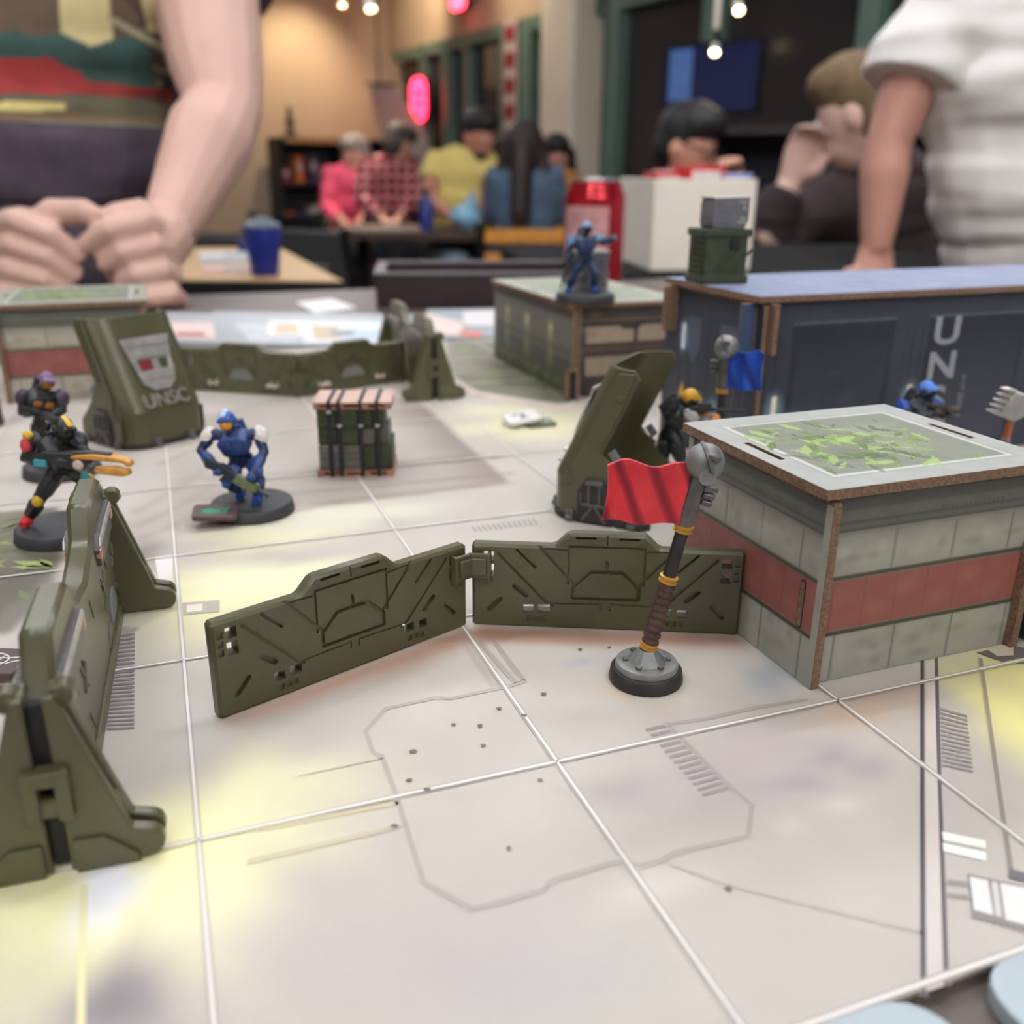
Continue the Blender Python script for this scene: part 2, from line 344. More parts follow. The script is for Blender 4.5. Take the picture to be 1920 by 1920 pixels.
for i, (x, y) in enumerate([(-0.9, 0.7), (0.7, 0.9), (-0.1, 2.5), (-0.9, -1.0), (0.9, -0.9), (-2.1, 3.8), (1.2, 2.8), (-1.3, 6.0), (-1.6, -2.8), (0.3, -3.0), (2.0, -2.6)]):  # the last three are unseen, added as front fill
    troffer(x, y, MAT, M_tubeFill if i >= 8 else M_tube, ['twin tube ceiling fixture above the left of the table', 'twin tube ceiling fixture above the right of the table', 'twin tube ceiling fixture behind the table', 'twin tube ceiling fixture behind the camera on the left', 'twin tube ceiling fixture behind the camera on the right', 'twin tube ceiling fixture above the rear tables', 'twin tube ceiling fixture by the right window', 'twin tube ceiling fixture nearest the back wall', 'added twin tube fill fixture far behind the camera, left', 'added twin tube fill fixture far behind the camera, middle', 'added twin tube fill fixture far behind the camera, right'][i])
# ================================================================== gaming table and mat
M_table = mat('grey brown table laminate', (92, 80, 74), 0.42, var=0.16, scale=14, bump=0.05)
M_dark = mat('black table edge', (26, 25, 27), 0.5)
M_leg = mat('black steel leg', (30, 30, 32), 0.45, metal=0.6)
tb = empty('game_table', G(2.5, 4.4, FLOOR), MAT, 'large grey brown table carrying the game mat', 'table')
TX0, TX1, TY0, TY1 = -4.2, 8.6, -3.2, 11.95
def tbl(x, y): return ((x - 2.5) * CELL, (y - 4.4) * CELL)
b = MB(); x0, y0 = tbl(TX0, TY0); x1, y1 = tbl(TX1, TY1); ZT = -0.0025 - FLOOR
b.box(((x0 + x1) / 2, (y0 + y1) / 2, ZT - 0.016), (x1 - x0, y1 - y0, 0.032)); b.build('table_top', M_table, tb, bevel=0.003)
for ex in (0, 1):
    for ey in (0, 1):
        b = MB(); b.box((x0 + .06 if ex == 0 else x1 - .06, y0 + .06 if ey == 0 else y1 - .06, (ZT - 0.032) / 2), (0.05, 0.05, ZT - 0.032)); b.build('leg', M_leg, tb, bevel=0.003)
b = MB(); b.box(((x0 + x1) / 2, y1 - 0.06, ZT - .06), (x1 - x0 - .17, 0.03, 0.056)); b.build('apron', M_leg, tb)
mm_ = mat('printed mat cloth', (193, 184, 178), 0.5, var=0.05, scale=9, col2=(210, 203, 197), detail=9, spec=0.35)
mt = tag(empty('game_mat', (ORG.x, ORG.y, 0), MAT), 'pale printed game mat with a white square grid', 'mat')
b = MB(); b.box((2.5 * CELL, 3.0 * CELL, -0.00125), (9 * CELL, 8 * CELL, 0.0025)); mt_cloth = b.build('cloth', mm_, mt, bevel=0.0006)
# ---- the print on the mat, drawn on the mat's own plane
PZ = 0.00012
def pz(k): return PZ + k * 0.00003
IM = (Matrix.Translation((ORG.x, ORG.y, 0)) @ Matrix.Rotation(MAT, 4, 'Z')).inverted()
pr = MB(); pr.m = IM
MC = Canvas(-2.0 * 76.2, -1.0 * 76.2, 7.0 * 76.2, 7.0 * 76.2, 1.4, (190, 182, 173))
LAY = [0]; NZ_ = [0]
def loc2(p): v = IM @ p; return (v.x * 1000, v.y * 1000)
def pxl(px, py): return loc2(at(px, py))
def inkv(p, col, a):
    """the ink left when col is laid with strength a over what is printed at p"""
    u, v = loc2(p); c = MC.sample(u, v); c = c + (np.array(lin(col)) - c) * a; return (*[float(x) for x in c], 1.0)
def q(px, py): v = at(px, py); return V((v.x, v.y, pz(LAY[0]) + NZ_[0] * 4e-7))
def poly(pxs, col, a=1.0, al=None):
    if al: MC.poly([pxl(*p) for p in pxs], col, a, al)
    else: NZ_[0] += 1; P_ = [q(*p) for p in pxs]; pr.add(P_, [list(range(len(P_)))], [inkv(p, col, a) for p in P_])
def line(pxs, wd, col, a=1.0, soft=True, ends=(1, 1)):
    """a printed line along mat points, wd in millimetres"""
    if wd >= 3: return MC.band([pxl(*p) for p in pxs], wd * .55, col, a, ends)
    pts = []
    for p, r_ in zip(pxs, pxs[1:]):
        k = max(1, int(sqrt((r_[0] - p[0]) ** 2 + (r_[1] - p[1]) ** 2) / 40)); pts += [at(p[0] + (r_[0] - p[0]) * i / k, p[1] + (r_[1] - p[1]) * i / k) for i in range(k)]
    pts.append(at(*pxs[-1])); hw = wd * 0.0005; n = len(pts); off = []
    for i in range(n):
        t = (pts[min(i + 1, n - 1)] - pts[max(i - 1, 0)]); t.normalize(); off.append(V((-t.y, t.x, 0)))
    z = V((0, 0, pz(LAY[0])))
    prof = ((-1.0, 0), (-0.55, 1), (0.55, 1), (1.0, 0))
    for i in range(n - 1):
        for (o0, a0), (o1, a1) in zip(prof, prof[1:]):
            e0 = ends[0] + (ends[1] - ends[0]) * i / (n - 1); e1 = ends[0] + (ends[1] - ends[0]) * (i + 1) / (n - 1)
            vs = [pts[i] + off[i] * hw * o0 + z, pts[i] + off[i] * hw * o1 + z, pts[i + 1] + off[i + 1] * hw * o1 + z, pts[i + 1] + off[i + 1] * hw * o0 + z]
            pr.add(vs, [(0, 3, 2, 1)], [inkv(vs[0], col, a * a0 * e0), inkv(vs[1], col, a * a1 * e0), inkv(vs[2], col, a * a1 * e1), inkv(vs[3], col, a * a0 * e1)])
def blob(px, py, rx, ry, rot, col, a=1.0):
    """soft airbrushed patch; radii in millimetres on the mat, rot in degrees in the table plane"""
    k = 1.9 if col[0] > 225 else 1.5
    u, v = pxl(px, py); MC.glow(u, v, rx * k, ry * k, col, a, radians(rot) - MAT, .28, px * .013 + py * .007)
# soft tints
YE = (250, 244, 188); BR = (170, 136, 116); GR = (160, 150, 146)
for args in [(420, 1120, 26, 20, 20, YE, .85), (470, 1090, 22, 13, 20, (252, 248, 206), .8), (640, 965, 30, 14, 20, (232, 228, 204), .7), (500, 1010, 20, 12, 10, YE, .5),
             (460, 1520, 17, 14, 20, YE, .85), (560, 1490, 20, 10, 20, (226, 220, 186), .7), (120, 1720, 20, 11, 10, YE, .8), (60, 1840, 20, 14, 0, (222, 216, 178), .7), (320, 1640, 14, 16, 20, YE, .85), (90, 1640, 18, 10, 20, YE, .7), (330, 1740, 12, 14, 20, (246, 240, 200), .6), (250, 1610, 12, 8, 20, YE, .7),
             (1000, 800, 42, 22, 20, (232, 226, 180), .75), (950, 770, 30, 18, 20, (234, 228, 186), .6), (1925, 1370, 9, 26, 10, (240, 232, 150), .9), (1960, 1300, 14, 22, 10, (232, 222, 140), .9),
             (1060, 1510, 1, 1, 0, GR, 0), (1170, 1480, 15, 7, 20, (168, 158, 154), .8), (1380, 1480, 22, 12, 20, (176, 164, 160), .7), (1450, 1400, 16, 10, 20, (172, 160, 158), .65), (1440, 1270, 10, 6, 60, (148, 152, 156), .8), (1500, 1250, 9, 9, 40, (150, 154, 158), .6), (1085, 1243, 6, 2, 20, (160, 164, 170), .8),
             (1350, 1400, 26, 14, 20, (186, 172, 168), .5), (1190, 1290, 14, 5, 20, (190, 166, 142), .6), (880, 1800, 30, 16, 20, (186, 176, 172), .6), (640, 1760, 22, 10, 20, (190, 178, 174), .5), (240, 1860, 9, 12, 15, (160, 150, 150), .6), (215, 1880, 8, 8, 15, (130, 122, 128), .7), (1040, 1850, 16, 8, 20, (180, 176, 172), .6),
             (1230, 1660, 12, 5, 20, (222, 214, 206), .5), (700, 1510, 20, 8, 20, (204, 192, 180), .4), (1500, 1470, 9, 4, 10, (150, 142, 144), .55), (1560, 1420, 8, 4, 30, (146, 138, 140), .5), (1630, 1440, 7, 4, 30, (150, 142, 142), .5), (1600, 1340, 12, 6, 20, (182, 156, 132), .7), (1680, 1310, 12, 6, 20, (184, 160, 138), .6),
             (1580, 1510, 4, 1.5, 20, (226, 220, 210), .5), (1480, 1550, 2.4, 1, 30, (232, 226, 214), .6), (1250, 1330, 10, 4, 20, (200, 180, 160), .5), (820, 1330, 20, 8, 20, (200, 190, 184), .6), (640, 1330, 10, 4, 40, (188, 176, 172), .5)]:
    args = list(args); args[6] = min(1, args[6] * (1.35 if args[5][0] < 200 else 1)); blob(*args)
# rust coloured tint in front of the walls, fading outwards
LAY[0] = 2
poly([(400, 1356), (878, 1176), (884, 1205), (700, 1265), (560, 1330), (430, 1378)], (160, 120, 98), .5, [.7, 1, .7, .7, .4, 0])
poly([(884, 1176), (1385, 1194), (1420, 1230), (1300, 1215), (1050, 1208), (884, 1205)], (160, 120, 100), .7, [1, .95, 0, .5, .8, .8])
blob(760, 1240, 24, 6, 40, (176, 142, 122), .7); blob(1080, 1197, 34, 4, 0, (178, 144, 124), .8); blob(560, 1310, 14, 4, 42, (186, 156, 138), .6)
# the darker road with streaks across the back
poly([(575, 735), (790, 752), (962, 906), (585, 955), (320, 1010), (330, 790)], (158, 146, 136), .6, [.45, .9, .95, .6, .35, .4])
poly([(560, 800), (845, 800), (900, 850), (560, 880)], (180, 170, 162), .5, [.1, .6, .6, .1])
for (x0, y0, x1, y1, a, wd) in [(330, 900, 930, 858, .55, 7), (330, 940, 955, 888, .6, 5), (330, 965, 960, 905, .45, 6), (560, 880, 905, 850, .5, 4), (330, 1000, 640, 940, .4, 4)]:
    line([(x0, y0), ((x0 + x1) / 2, (y0 + y1) / 2 + 4), (x1, y1)], wd, (128, 112, 104), min(1, a * 1.5), ends=(.2, .8))
line([(790, 752), (962, 906)], 3.0, (214, 204, 196), .6)
poly([(700, 770), (800, 765), (950, 900), (870, 912)], (132, 118, 110), .5, [.0, .85, .85, .1])
# streaks behind the left barrier
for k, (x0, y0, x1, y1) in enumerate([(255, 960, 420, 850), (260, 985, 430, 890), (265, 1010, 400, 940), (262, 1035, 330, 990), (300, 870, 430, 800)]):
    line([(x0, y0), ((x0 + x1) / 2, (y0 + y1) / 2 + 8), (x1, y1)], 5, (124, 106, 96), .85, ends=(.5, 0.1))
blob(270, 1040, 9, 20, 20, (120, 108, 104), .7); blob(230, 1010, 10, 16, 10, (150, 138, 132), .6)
poly([(290, 1045), (325, 1040), (322, 1110), (300, 1100)], (232, 228, 224), .9)
# overgrown garden print on the left and at the back
LAY[0] = 2
poly([(-60, 965), (110, 950), (125, 1045), (-20, 1170), (-80, 1170)], (104, 100, 78), .95, [.95] * 5)
poly([(-60, 1050), (120, 1040), (90, 1120), (20, 1190), (-80, 1190)], (88, 82, 72), .85, [.85] * 5)
poly([(840, 640), (1080, 640), (1080, 752), (1040, 760), (890, 735), (835, 690)], (112, 112, 94), .95, [.8, .9, 1, 1, .95, .7])
poly([(830, 700), (900, 735), (1075, 762), (1075, 775), (895, 748), (820, 712)], (206, 190, 176), .9)
MC.blur(3)
LAY[0] = 3
for k in range(46):
    if k < 22: px, py = random.uniform(-20, 120), random.uniform(960, 1130)
    else: px, py = random.uniform(860, 1060), random.uniform(655, 745)
    c0 = at(px, py); t = random.uniform(0, 6.28); L = random.uniform(.004, .010) * (1 if k < 22 else 1.5); d = V((cos(t), sin(t), 0)); n = V((-d.y, d.x, 0)); c0.z = pz(3)
    P_ = [c0 - d * L, c0 + n * L * .3, c0 + d * L, c0 - n * L * .3]; cc = random.choice([(136, 152, 74), (112, 130, 70), (160, 176, 96), (84, 96, 60), (70, 78, 58)]); pr.add(P_, [(0, 3, 2, 1)], [inkv(p, cc, .7) for p in P_])
# panel outline with its offshoots
LAY[0] = 3
def k1(x, y): return (560 + x / 2.087, 1200 + y / 2.087)
OUT = [(890, 160), (840, 178), (590, 232), (545, 225), (340, 270), (262, 360), (290, 440), (325, 455), (385, 620), (450, 830), (490, 950), (680, 1055), (960, 980), (985, 945), (1240, 870), (1340, 885), (1420, 865), (1470, 835), (1620, 800), (1760, 770), (1775, 650), (1665, 555), (1440, 330), (1590, 310), (1790, 265), (1990, 235)]
line([k1(*p) for p in OUT], 1.5, (150, 143, 138), .6)
line([k1(0, 535), k1(330, 465)], .5, (170, 162, 150), .7); line([k1(1430, 870), k1(1680, 960), k1(1990, 1040), (1730, 1750)], .8, (176, 168, 166), .7)
line([k1(-160, 745), k1(390, 640)], 1.2, (206, 192, 150), .7); line([k1(-200, 870), k1(380, 735)], 1.6, (190, 176, 140), .6)
line([k1(880, 160), k1(760, 0)], 1.6, (150, 138, 134), .7); line([k1(770, 180), k1(640, 0)], 3.2, (162, 148, 144), .7); line([k1(850, 170), k1(700, 0)], 1.6, (146, 134, 132), .6)
def ladder(a0, a1, b0, b1, n, wd, col, a, duty=.5):
    for i in range(n):
        t = (i + .25) / n; t2 = t + duty / n
        L = lambda p, r, t: (p[0] + (r[0] - p[0]) * t, p[1] + (r[1] - p[1]) * t)
        poly([L(a0, b0, t), L(a1, b1, t), L(a1, b1, t2), L(a0, b0, t2)], col, a)
ladder(k1(1350, 345), k1(1425, 328), k1(1590, 620), k1(1690, 590), 13, 1, (142, 134, 132), .85)
ladder((881, 990), (889, 999), (1003, 972), (1012, 984), 13, 1, (150, 142, 138), .8)
ladder((207, 1192), (253, 1186), (200, 1372), (252, 1370), 24, 1, (104, 98, 98), .85)
ladder((1762, 1326), (1812, 1340), (1768, 1440), (1825, 1452), 14, 1, (128, 122, 120), .8)
poly([(199, 1180), (255, 1175), (252, 1300), (215, 1372), (190, 1372)], (120, 112, 110), .45, [.6, .6, .4, .0, .3])
poly([(335, 1132), (412, 1126), (412, 1148), (335, 1155)], (176, 168, 156), .9); poly([(350, 1136), (380, 1133), (380, 1146), (350, 1149)], (236, 232, 214), .9)
for x in (358, 366, 373): line([(x, 1135), (x, 1148)], .4, (150, 144, 130), .8)
# long dark rails on the right
line([(1729, 1225), (1729, 1500), (1731, 1870)], 1.15, (62, 58, 66), .95); line([(1755, 1225), (1761, 1467), (1774, 1850)], 1.15, (72, 66, 74), .9)
line([(1838, 1235), (1865, 1430), (1896, 1640)], 1.3, (128, 118, 108), .85)
poly([(1735, 1240), (1751, 1240), (1769, 1850), (1737, 1860)], (222, 208, 206), .6)
poly([(1830, 1225), (1895, 1210), (1960, 1225), (1960, 1245), (1890, 1246)], (82, 74, 80), .9); poly([(1850, 1218), (1900, 1208), (1900, 1230), (1870, 1232)], (198, 186, 166), .9)
for x in (1856, 1872, 1884, 1894): line([(x, 1216), (x + 3, 1232)], .5, (70, 64, 62), .8)
LAY[0] = 4
poly([(1766, 1561), (1847, 1578), (1848, 1593), (1768, 1577)], (255, 253, 244), 1); poly([(1767, 1582), (1849, 1600), (1849, 1617), (1769, 1598)], (255, 253, 244), 1)
poly([(1775, 1650), (1815, 1655), (1815, 1664), (1775, 1660)], (140, 134, 128), .8); poly([(1775, 1676), (1815, 1680), (1815, 1688), (1775, 1684)], (140, 134, 128), .8)
poly([(1812, 1640), (1960, 1672), (1960, 1760), (1822, 1722)], (132, 124, 122), .9)
LAY[0] = 5
poly([(1818, 1646), (1852, 1653), (1862, 1718), (1826, 1708)], (238, 233, 230), 1); poly([(1858, 1655), (1870, 1657), (1879, 1722), (1866, 1719)], (214, 208, 204), 1); poly([(1875, 1658), (1940, 1670), (1945, 1742), (1885, 1727)], (238, 233, 230), 1)
poly([(1890, 1630), (1960, 1648), (1960, 1666), (1890, 1648)], (96, 92, 100), .9)
# white lamp patch on the near left
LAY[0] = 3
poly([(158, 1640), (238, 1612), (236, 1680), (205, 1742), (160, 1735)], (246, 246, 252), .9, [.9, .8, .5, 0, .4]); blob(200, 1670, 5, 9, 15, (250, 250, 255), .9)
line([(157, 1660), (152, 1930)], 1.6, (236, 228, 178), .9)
# the white grid, bordered by thin dark edges
LAY[0] = 6
def gl(i0, j0, i1, j1, wd, col, a):
    p0, p1 = G(i0, j0), G(i1, j1); d = (p1 - p0).normalized(); n = V((-d.y, d.x, 0)); z = V((0, 0, pz(LAY[0]))); hw = wd * .0005
    K = int((p1 - p0).length / .006)
    for i in range(K):
        a0, a1 = p0.lerp(p1, i / K), p0.lerp(p1, (i + 1) / K); P_ = [a0 - n * hw + z, a1 - n * hw + z, a1 + n * hw + z, a0 + n * hw + z]; pr.add(P_, [(0, 1, 2, 3)], [inkv(p, col, a) for p in P_])
for k in range(-1, 8):
    for wd, col, a, L in ((1.7, (150, 140, 136), .30, 6), (1.0, (120, 110, 106), .55, 7), (.66, (246, 240, 234), 1, 8)):
        LAY[0] = L; gl(-2, k, 7, k, wd, col, a)
        gl(k, -1, k, 7, wd, (236, 230, 226) if L == 8 else col, a)
# small dents
LAY[0] = 9
for x, y in [(785, 272), (605, 335), (710, 340), (450, 440), (722, 417), (432, 553), (505, 590), (943, 552), (822, 820), (375, 733), (1100, 40), (1215, 32), (960, 215), (883, 300), (1680, 978)]:
    px, py = k1(x, y); c0 = at(px, py); c0.z = pz(9); r = random.uniform(.5, .8) * .001
    P_ = [c0 + V((cos(t * pi / 4) * r * 1.15 * random.uniform(.7, 1.2), sin(t * pi / 4) * r * random.uniform(.7, 1.2), 0)) for t in range(8)]; pr.add(P_, [list(range(8))], [inkv(p, (84, 76, 74), .85) for p in P_])
M_ink = print_mat('mat ink', 0.5, 22, .065)
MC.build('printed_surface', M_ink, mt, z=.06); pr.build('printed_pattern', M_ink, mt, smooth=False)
# light blue grey player boards lying past the near edge of the mat
M_board = mat('blue grey board', (176, 188, 194), 0.45, var=0.04, scale=30)
M_bedge = mat('card core', (120, 112, 106), 0.8)
def gboard(name, i, j, w_, d_, label, m=M_board, t=.0022, r=.006, rz=0, z=-0.0025, cat='board', group=None):
    o = tag(empty(name, G(i, j, z), MAT + rz), label, cat, group)
    b = MB(); b.prism(rrect(-w_ / 2, -d_ / 2, w_ / 2, d_ / 2, r), 0, t); b.build('card', m, o, bevel=.0003)
    return o
gboard('player_board', .62, -1.592, .118, .088, 'blue grey rounded board at the bottom edge, left of the dark gap', t=.0035, r=.008)
gboard('player_board', 2.35, -1.592, .125, .088, 'blue grey rounded board in the bottom right corner', t=.0035, r=.008)
# ================================================================== olive plastic terrain
M_olive = mat('olive green plastic', (79, 77, 53), 0.34, var=0.05, scale=40, bump=0.05, bscale=900, spec=0.55)
M_oliveD = mat('dark olive plastic', (62, 70, 44), 0.5, var=0.08, scale=60)
M_gun = mat('gunmetal paint', (104, 102, 100), 0.42, metal=0.55, var=0.22, scale=260)
M_gunD = mat('dark gunmetal paint', (58, 57, 55), 0.5, metal=0.45, var=0.25, scale=260)
M_silver = mat('silver paint', (178, 176, 172), 0.38, metal=0.55, var=0.15, scale=200)
M_copper = mat('copper paint', (206, 160, 134), 0.4, metal=0.5, var=0.2, scale=300)
M_blk = mat('black plastic', (30, 31, 33), 0.5, var=0.1, scale=80)
M_base = mat('charcoal base plastic', (54, 55, 58), 0.55, var=0.08, scale=120)
M_gold = mat('gold paint', (196, 148, 62), 0.4, metal=0.45, var=0.2, scale=300)
M_mdf = mat('brown fibreboard edge', (124, 98, 80), 0.9, var=0.3, scale=900, bump=0.5, bscale=2500)
M_grey = mat('grey plate', (110, 112, 112), 0.5, var=0.06, scale=200)
# ---- low wall panel: a plate with grooves, slots and openings cut into both faces
PL, PH, PT = 76.0, 25.4, 4.0
def cv(x, y): return ((x - 135) / 1665 * PL - PL / 2, (640 + 0.04 * (x - 135) - y) / 480 * PH)
def mir(p): return (-p[0], p[1])
def panel_mesh():
    b = MB(); hx = PL / 2
    out = [(-hx, 0), (hx, 0), (hx, PH), (14.6, PH), (10.6, 29.4), (-10.6, 29.4), (-14.6, PH), (-hx, PH)]
    b.prism(out, -PT / 2, PT / 2, 'y'); me = b.mesh('panel')
    o = bpy.data.objects.new('tmp', me); COL.objects.link(o)
    bv = o.modifiers.new('b', 'BEVEL'); bv.width = 0.75; bv.segments = 1; bv.limit_method = 'ANGLE'; bv.angle_limit = radians(25)
    base = evaluated(o); bpy.data.objects.remove(o)
    c = MB()
    def cut(pl, d, sides=(-1, 1)):
        for m_ in (0, 1):
            p2 = [mir(p) for p in pl] if m_ else pl
            for s in sides: c.prism(p2, s * (PT / 2 + 1), s * (PT / 2 - d), 'y')
    def path(pts, w_, d):
        pts = [cv(*p) for p in pts]
        for a, e in zip(pts, pts[1:]): cut(capsule(a, e, w_, 3), d)
    path([(300, 215), (600, 500), (640, 522)], .85, .7); path([(548, 172), (768, 395)], .85, .7)
    path([(735, 395), (735, 180), (960, 188)], .7, .6); path([(570, 192), (655, 195), (728, 200)], .55, .5)
    path([(765, 478), (765, 412), (868, 328), (966, 331)], 1.15, .95); path([(765, 480), (966, 487)], 1.0, .9)
    path([(620, 509), (940, 516)], .5, .35); path([(940, 516), (940, 545)], .9, .5)
    path([(415, 197), (528, 298)], .8, 1.1); path([(402, 407), (472, 462)], 1.55, 1.2); path([(243, 543), (312, 482)], 1.45, 1.2)
    path([(780, 135), (893, 138)], .75, 1.4)
    for x0, x1 in ((454, 522), (550, 624)):
        a = cv(x0, 562); e = cv(x1, 518); cut([(a[0], a[1]), (e[0], a[1]), (e[0], e[1]), (a[0], e[1])], PT + 1, (-1,))
    for x0, x1 in ((478, 512), (522, 556), (566, 598)):
        a = cv(x0, 616); e = cv(x1, 588); cut([(a[0], a[1]), (e[0], a[1]), (e[0], e[1]), (a[0], e[1])], .6)
    def rx_(x): return 1935 - x
    for (x0, y0, x1, y1, d) in ((1664, 262, 1728, 314, 9), (1662, 334, 1726, 400, 9), (1742, 280, 1776, 308, .6), (1742, 320, 1776, 350, .6), (1742, 362, 1776, 394, .6)):
        a = cv(x0, y1); e = cv(x1, y0); cut([(a[0], a[1]), (e[0], a[1]), (e[0], e[1]), (a[0], e[1])], d if d < 5 else PT + 1, (-1, 1) if d < 5 else (-1,))
    cut(capsule((0, cv(967, 275)[1]), (0, cv(967, 330)[1]), 1.1, 4)[:], .95); cut(capsule((0, 28.9), (0, 26.6), .5, 3), .5)
    me = boolean(base, c.mesh('cut'), 'panel'); me.transform(Matrix.Scale(0.001, 4)); return me
PANEL = panel_mesh()
def low_wall(a, e, label, emblem=False):
    """a and e: the two bottom front corners in grid cells"""
    p, r = G(*a), G(*e); d = (r - p).normalized(); n = V((-d.y, d.x, 0)); c = (p + r) / 2 + n * PT * .0005
    o = tag(empty('barrier_panel', c, atan2(d.y, d.x)), label, 'barrier', 'low olive barrier panels')
    pl = link('plate', PANEL, M_olive, o, ang=30)
    if emblem:
        m2 = MB(.001); m2.prism([(-8, 8.3), (8, 8.3), (8, 9.6), (3.9, 14.2), (-3.9, 14.2), (-8, 9.6)], -2.15, -1.7, 'y'); tag(m2.build('inset_plate', M_grey, o), 'grey painted trapezoid inset')
        for x in (-20.5, -16.8, 16.8, 20.5):
            m2 = MB(.001); m2.m = Matrix.Translation((x, -2.0, 5.4)); m2.ell((0, 0, 0), 1.25, n=10, k=6); m2.build('lamp_stud', mat('pale pink metal', (226, 206, 190), 0.35, metal=.4), o)
    return o
low_wall((.092, .558), (1.0254, .925), 'long olive panel of the front barrier, left of the clip')
low_wall((1.037, .921), (1.95, .504), 'olive front barrier panel touching the striped box, behind the red flag')
low_wall((.186, 5.50), (.985, 4.955), 'left panel of the rear olive barrier, beside the leaning shell', True)
low_wall((.99, 4.955), (1.86, 5.262), 'right panel of the rear olive barrier, behind the strapped pallet', True)
# clip across the joint of the two front panels
def clip(i, j, a0, a1, label):
    o = tag(empty('hinge_clip', G(i, j, 0.0), MAT), label, 'clip', 'barrier hinge clips')
    b = MB(.001)
    for ang, sx in ((a0, -1), (a1, 1)):
        b.m = Matrix.Rotation(ang, 4, 'Z'); 
        b.box((sx * 3.0, -.9, 19.5), (6.2, 1.1, 7.4)); b.box((sx * 2.6, -1.9, 19.6), (4.6, 1.0, 4.8)); b.box((sx * 5.6, 0.5, 19.0), (.9, 3.2, 8.6))
    b.build('clamp', M_olive, o, bevel=.0002)
    return o
clip(1.03, .915, atan2(.367, .933), atan2(-.417, .913), 'small olive clip joining the two front barrier panels')
clip(.985, 4.95, atan2(-.545, .799), atan2(.307, .87), 'small olive clip joining the two rear barrier panels')
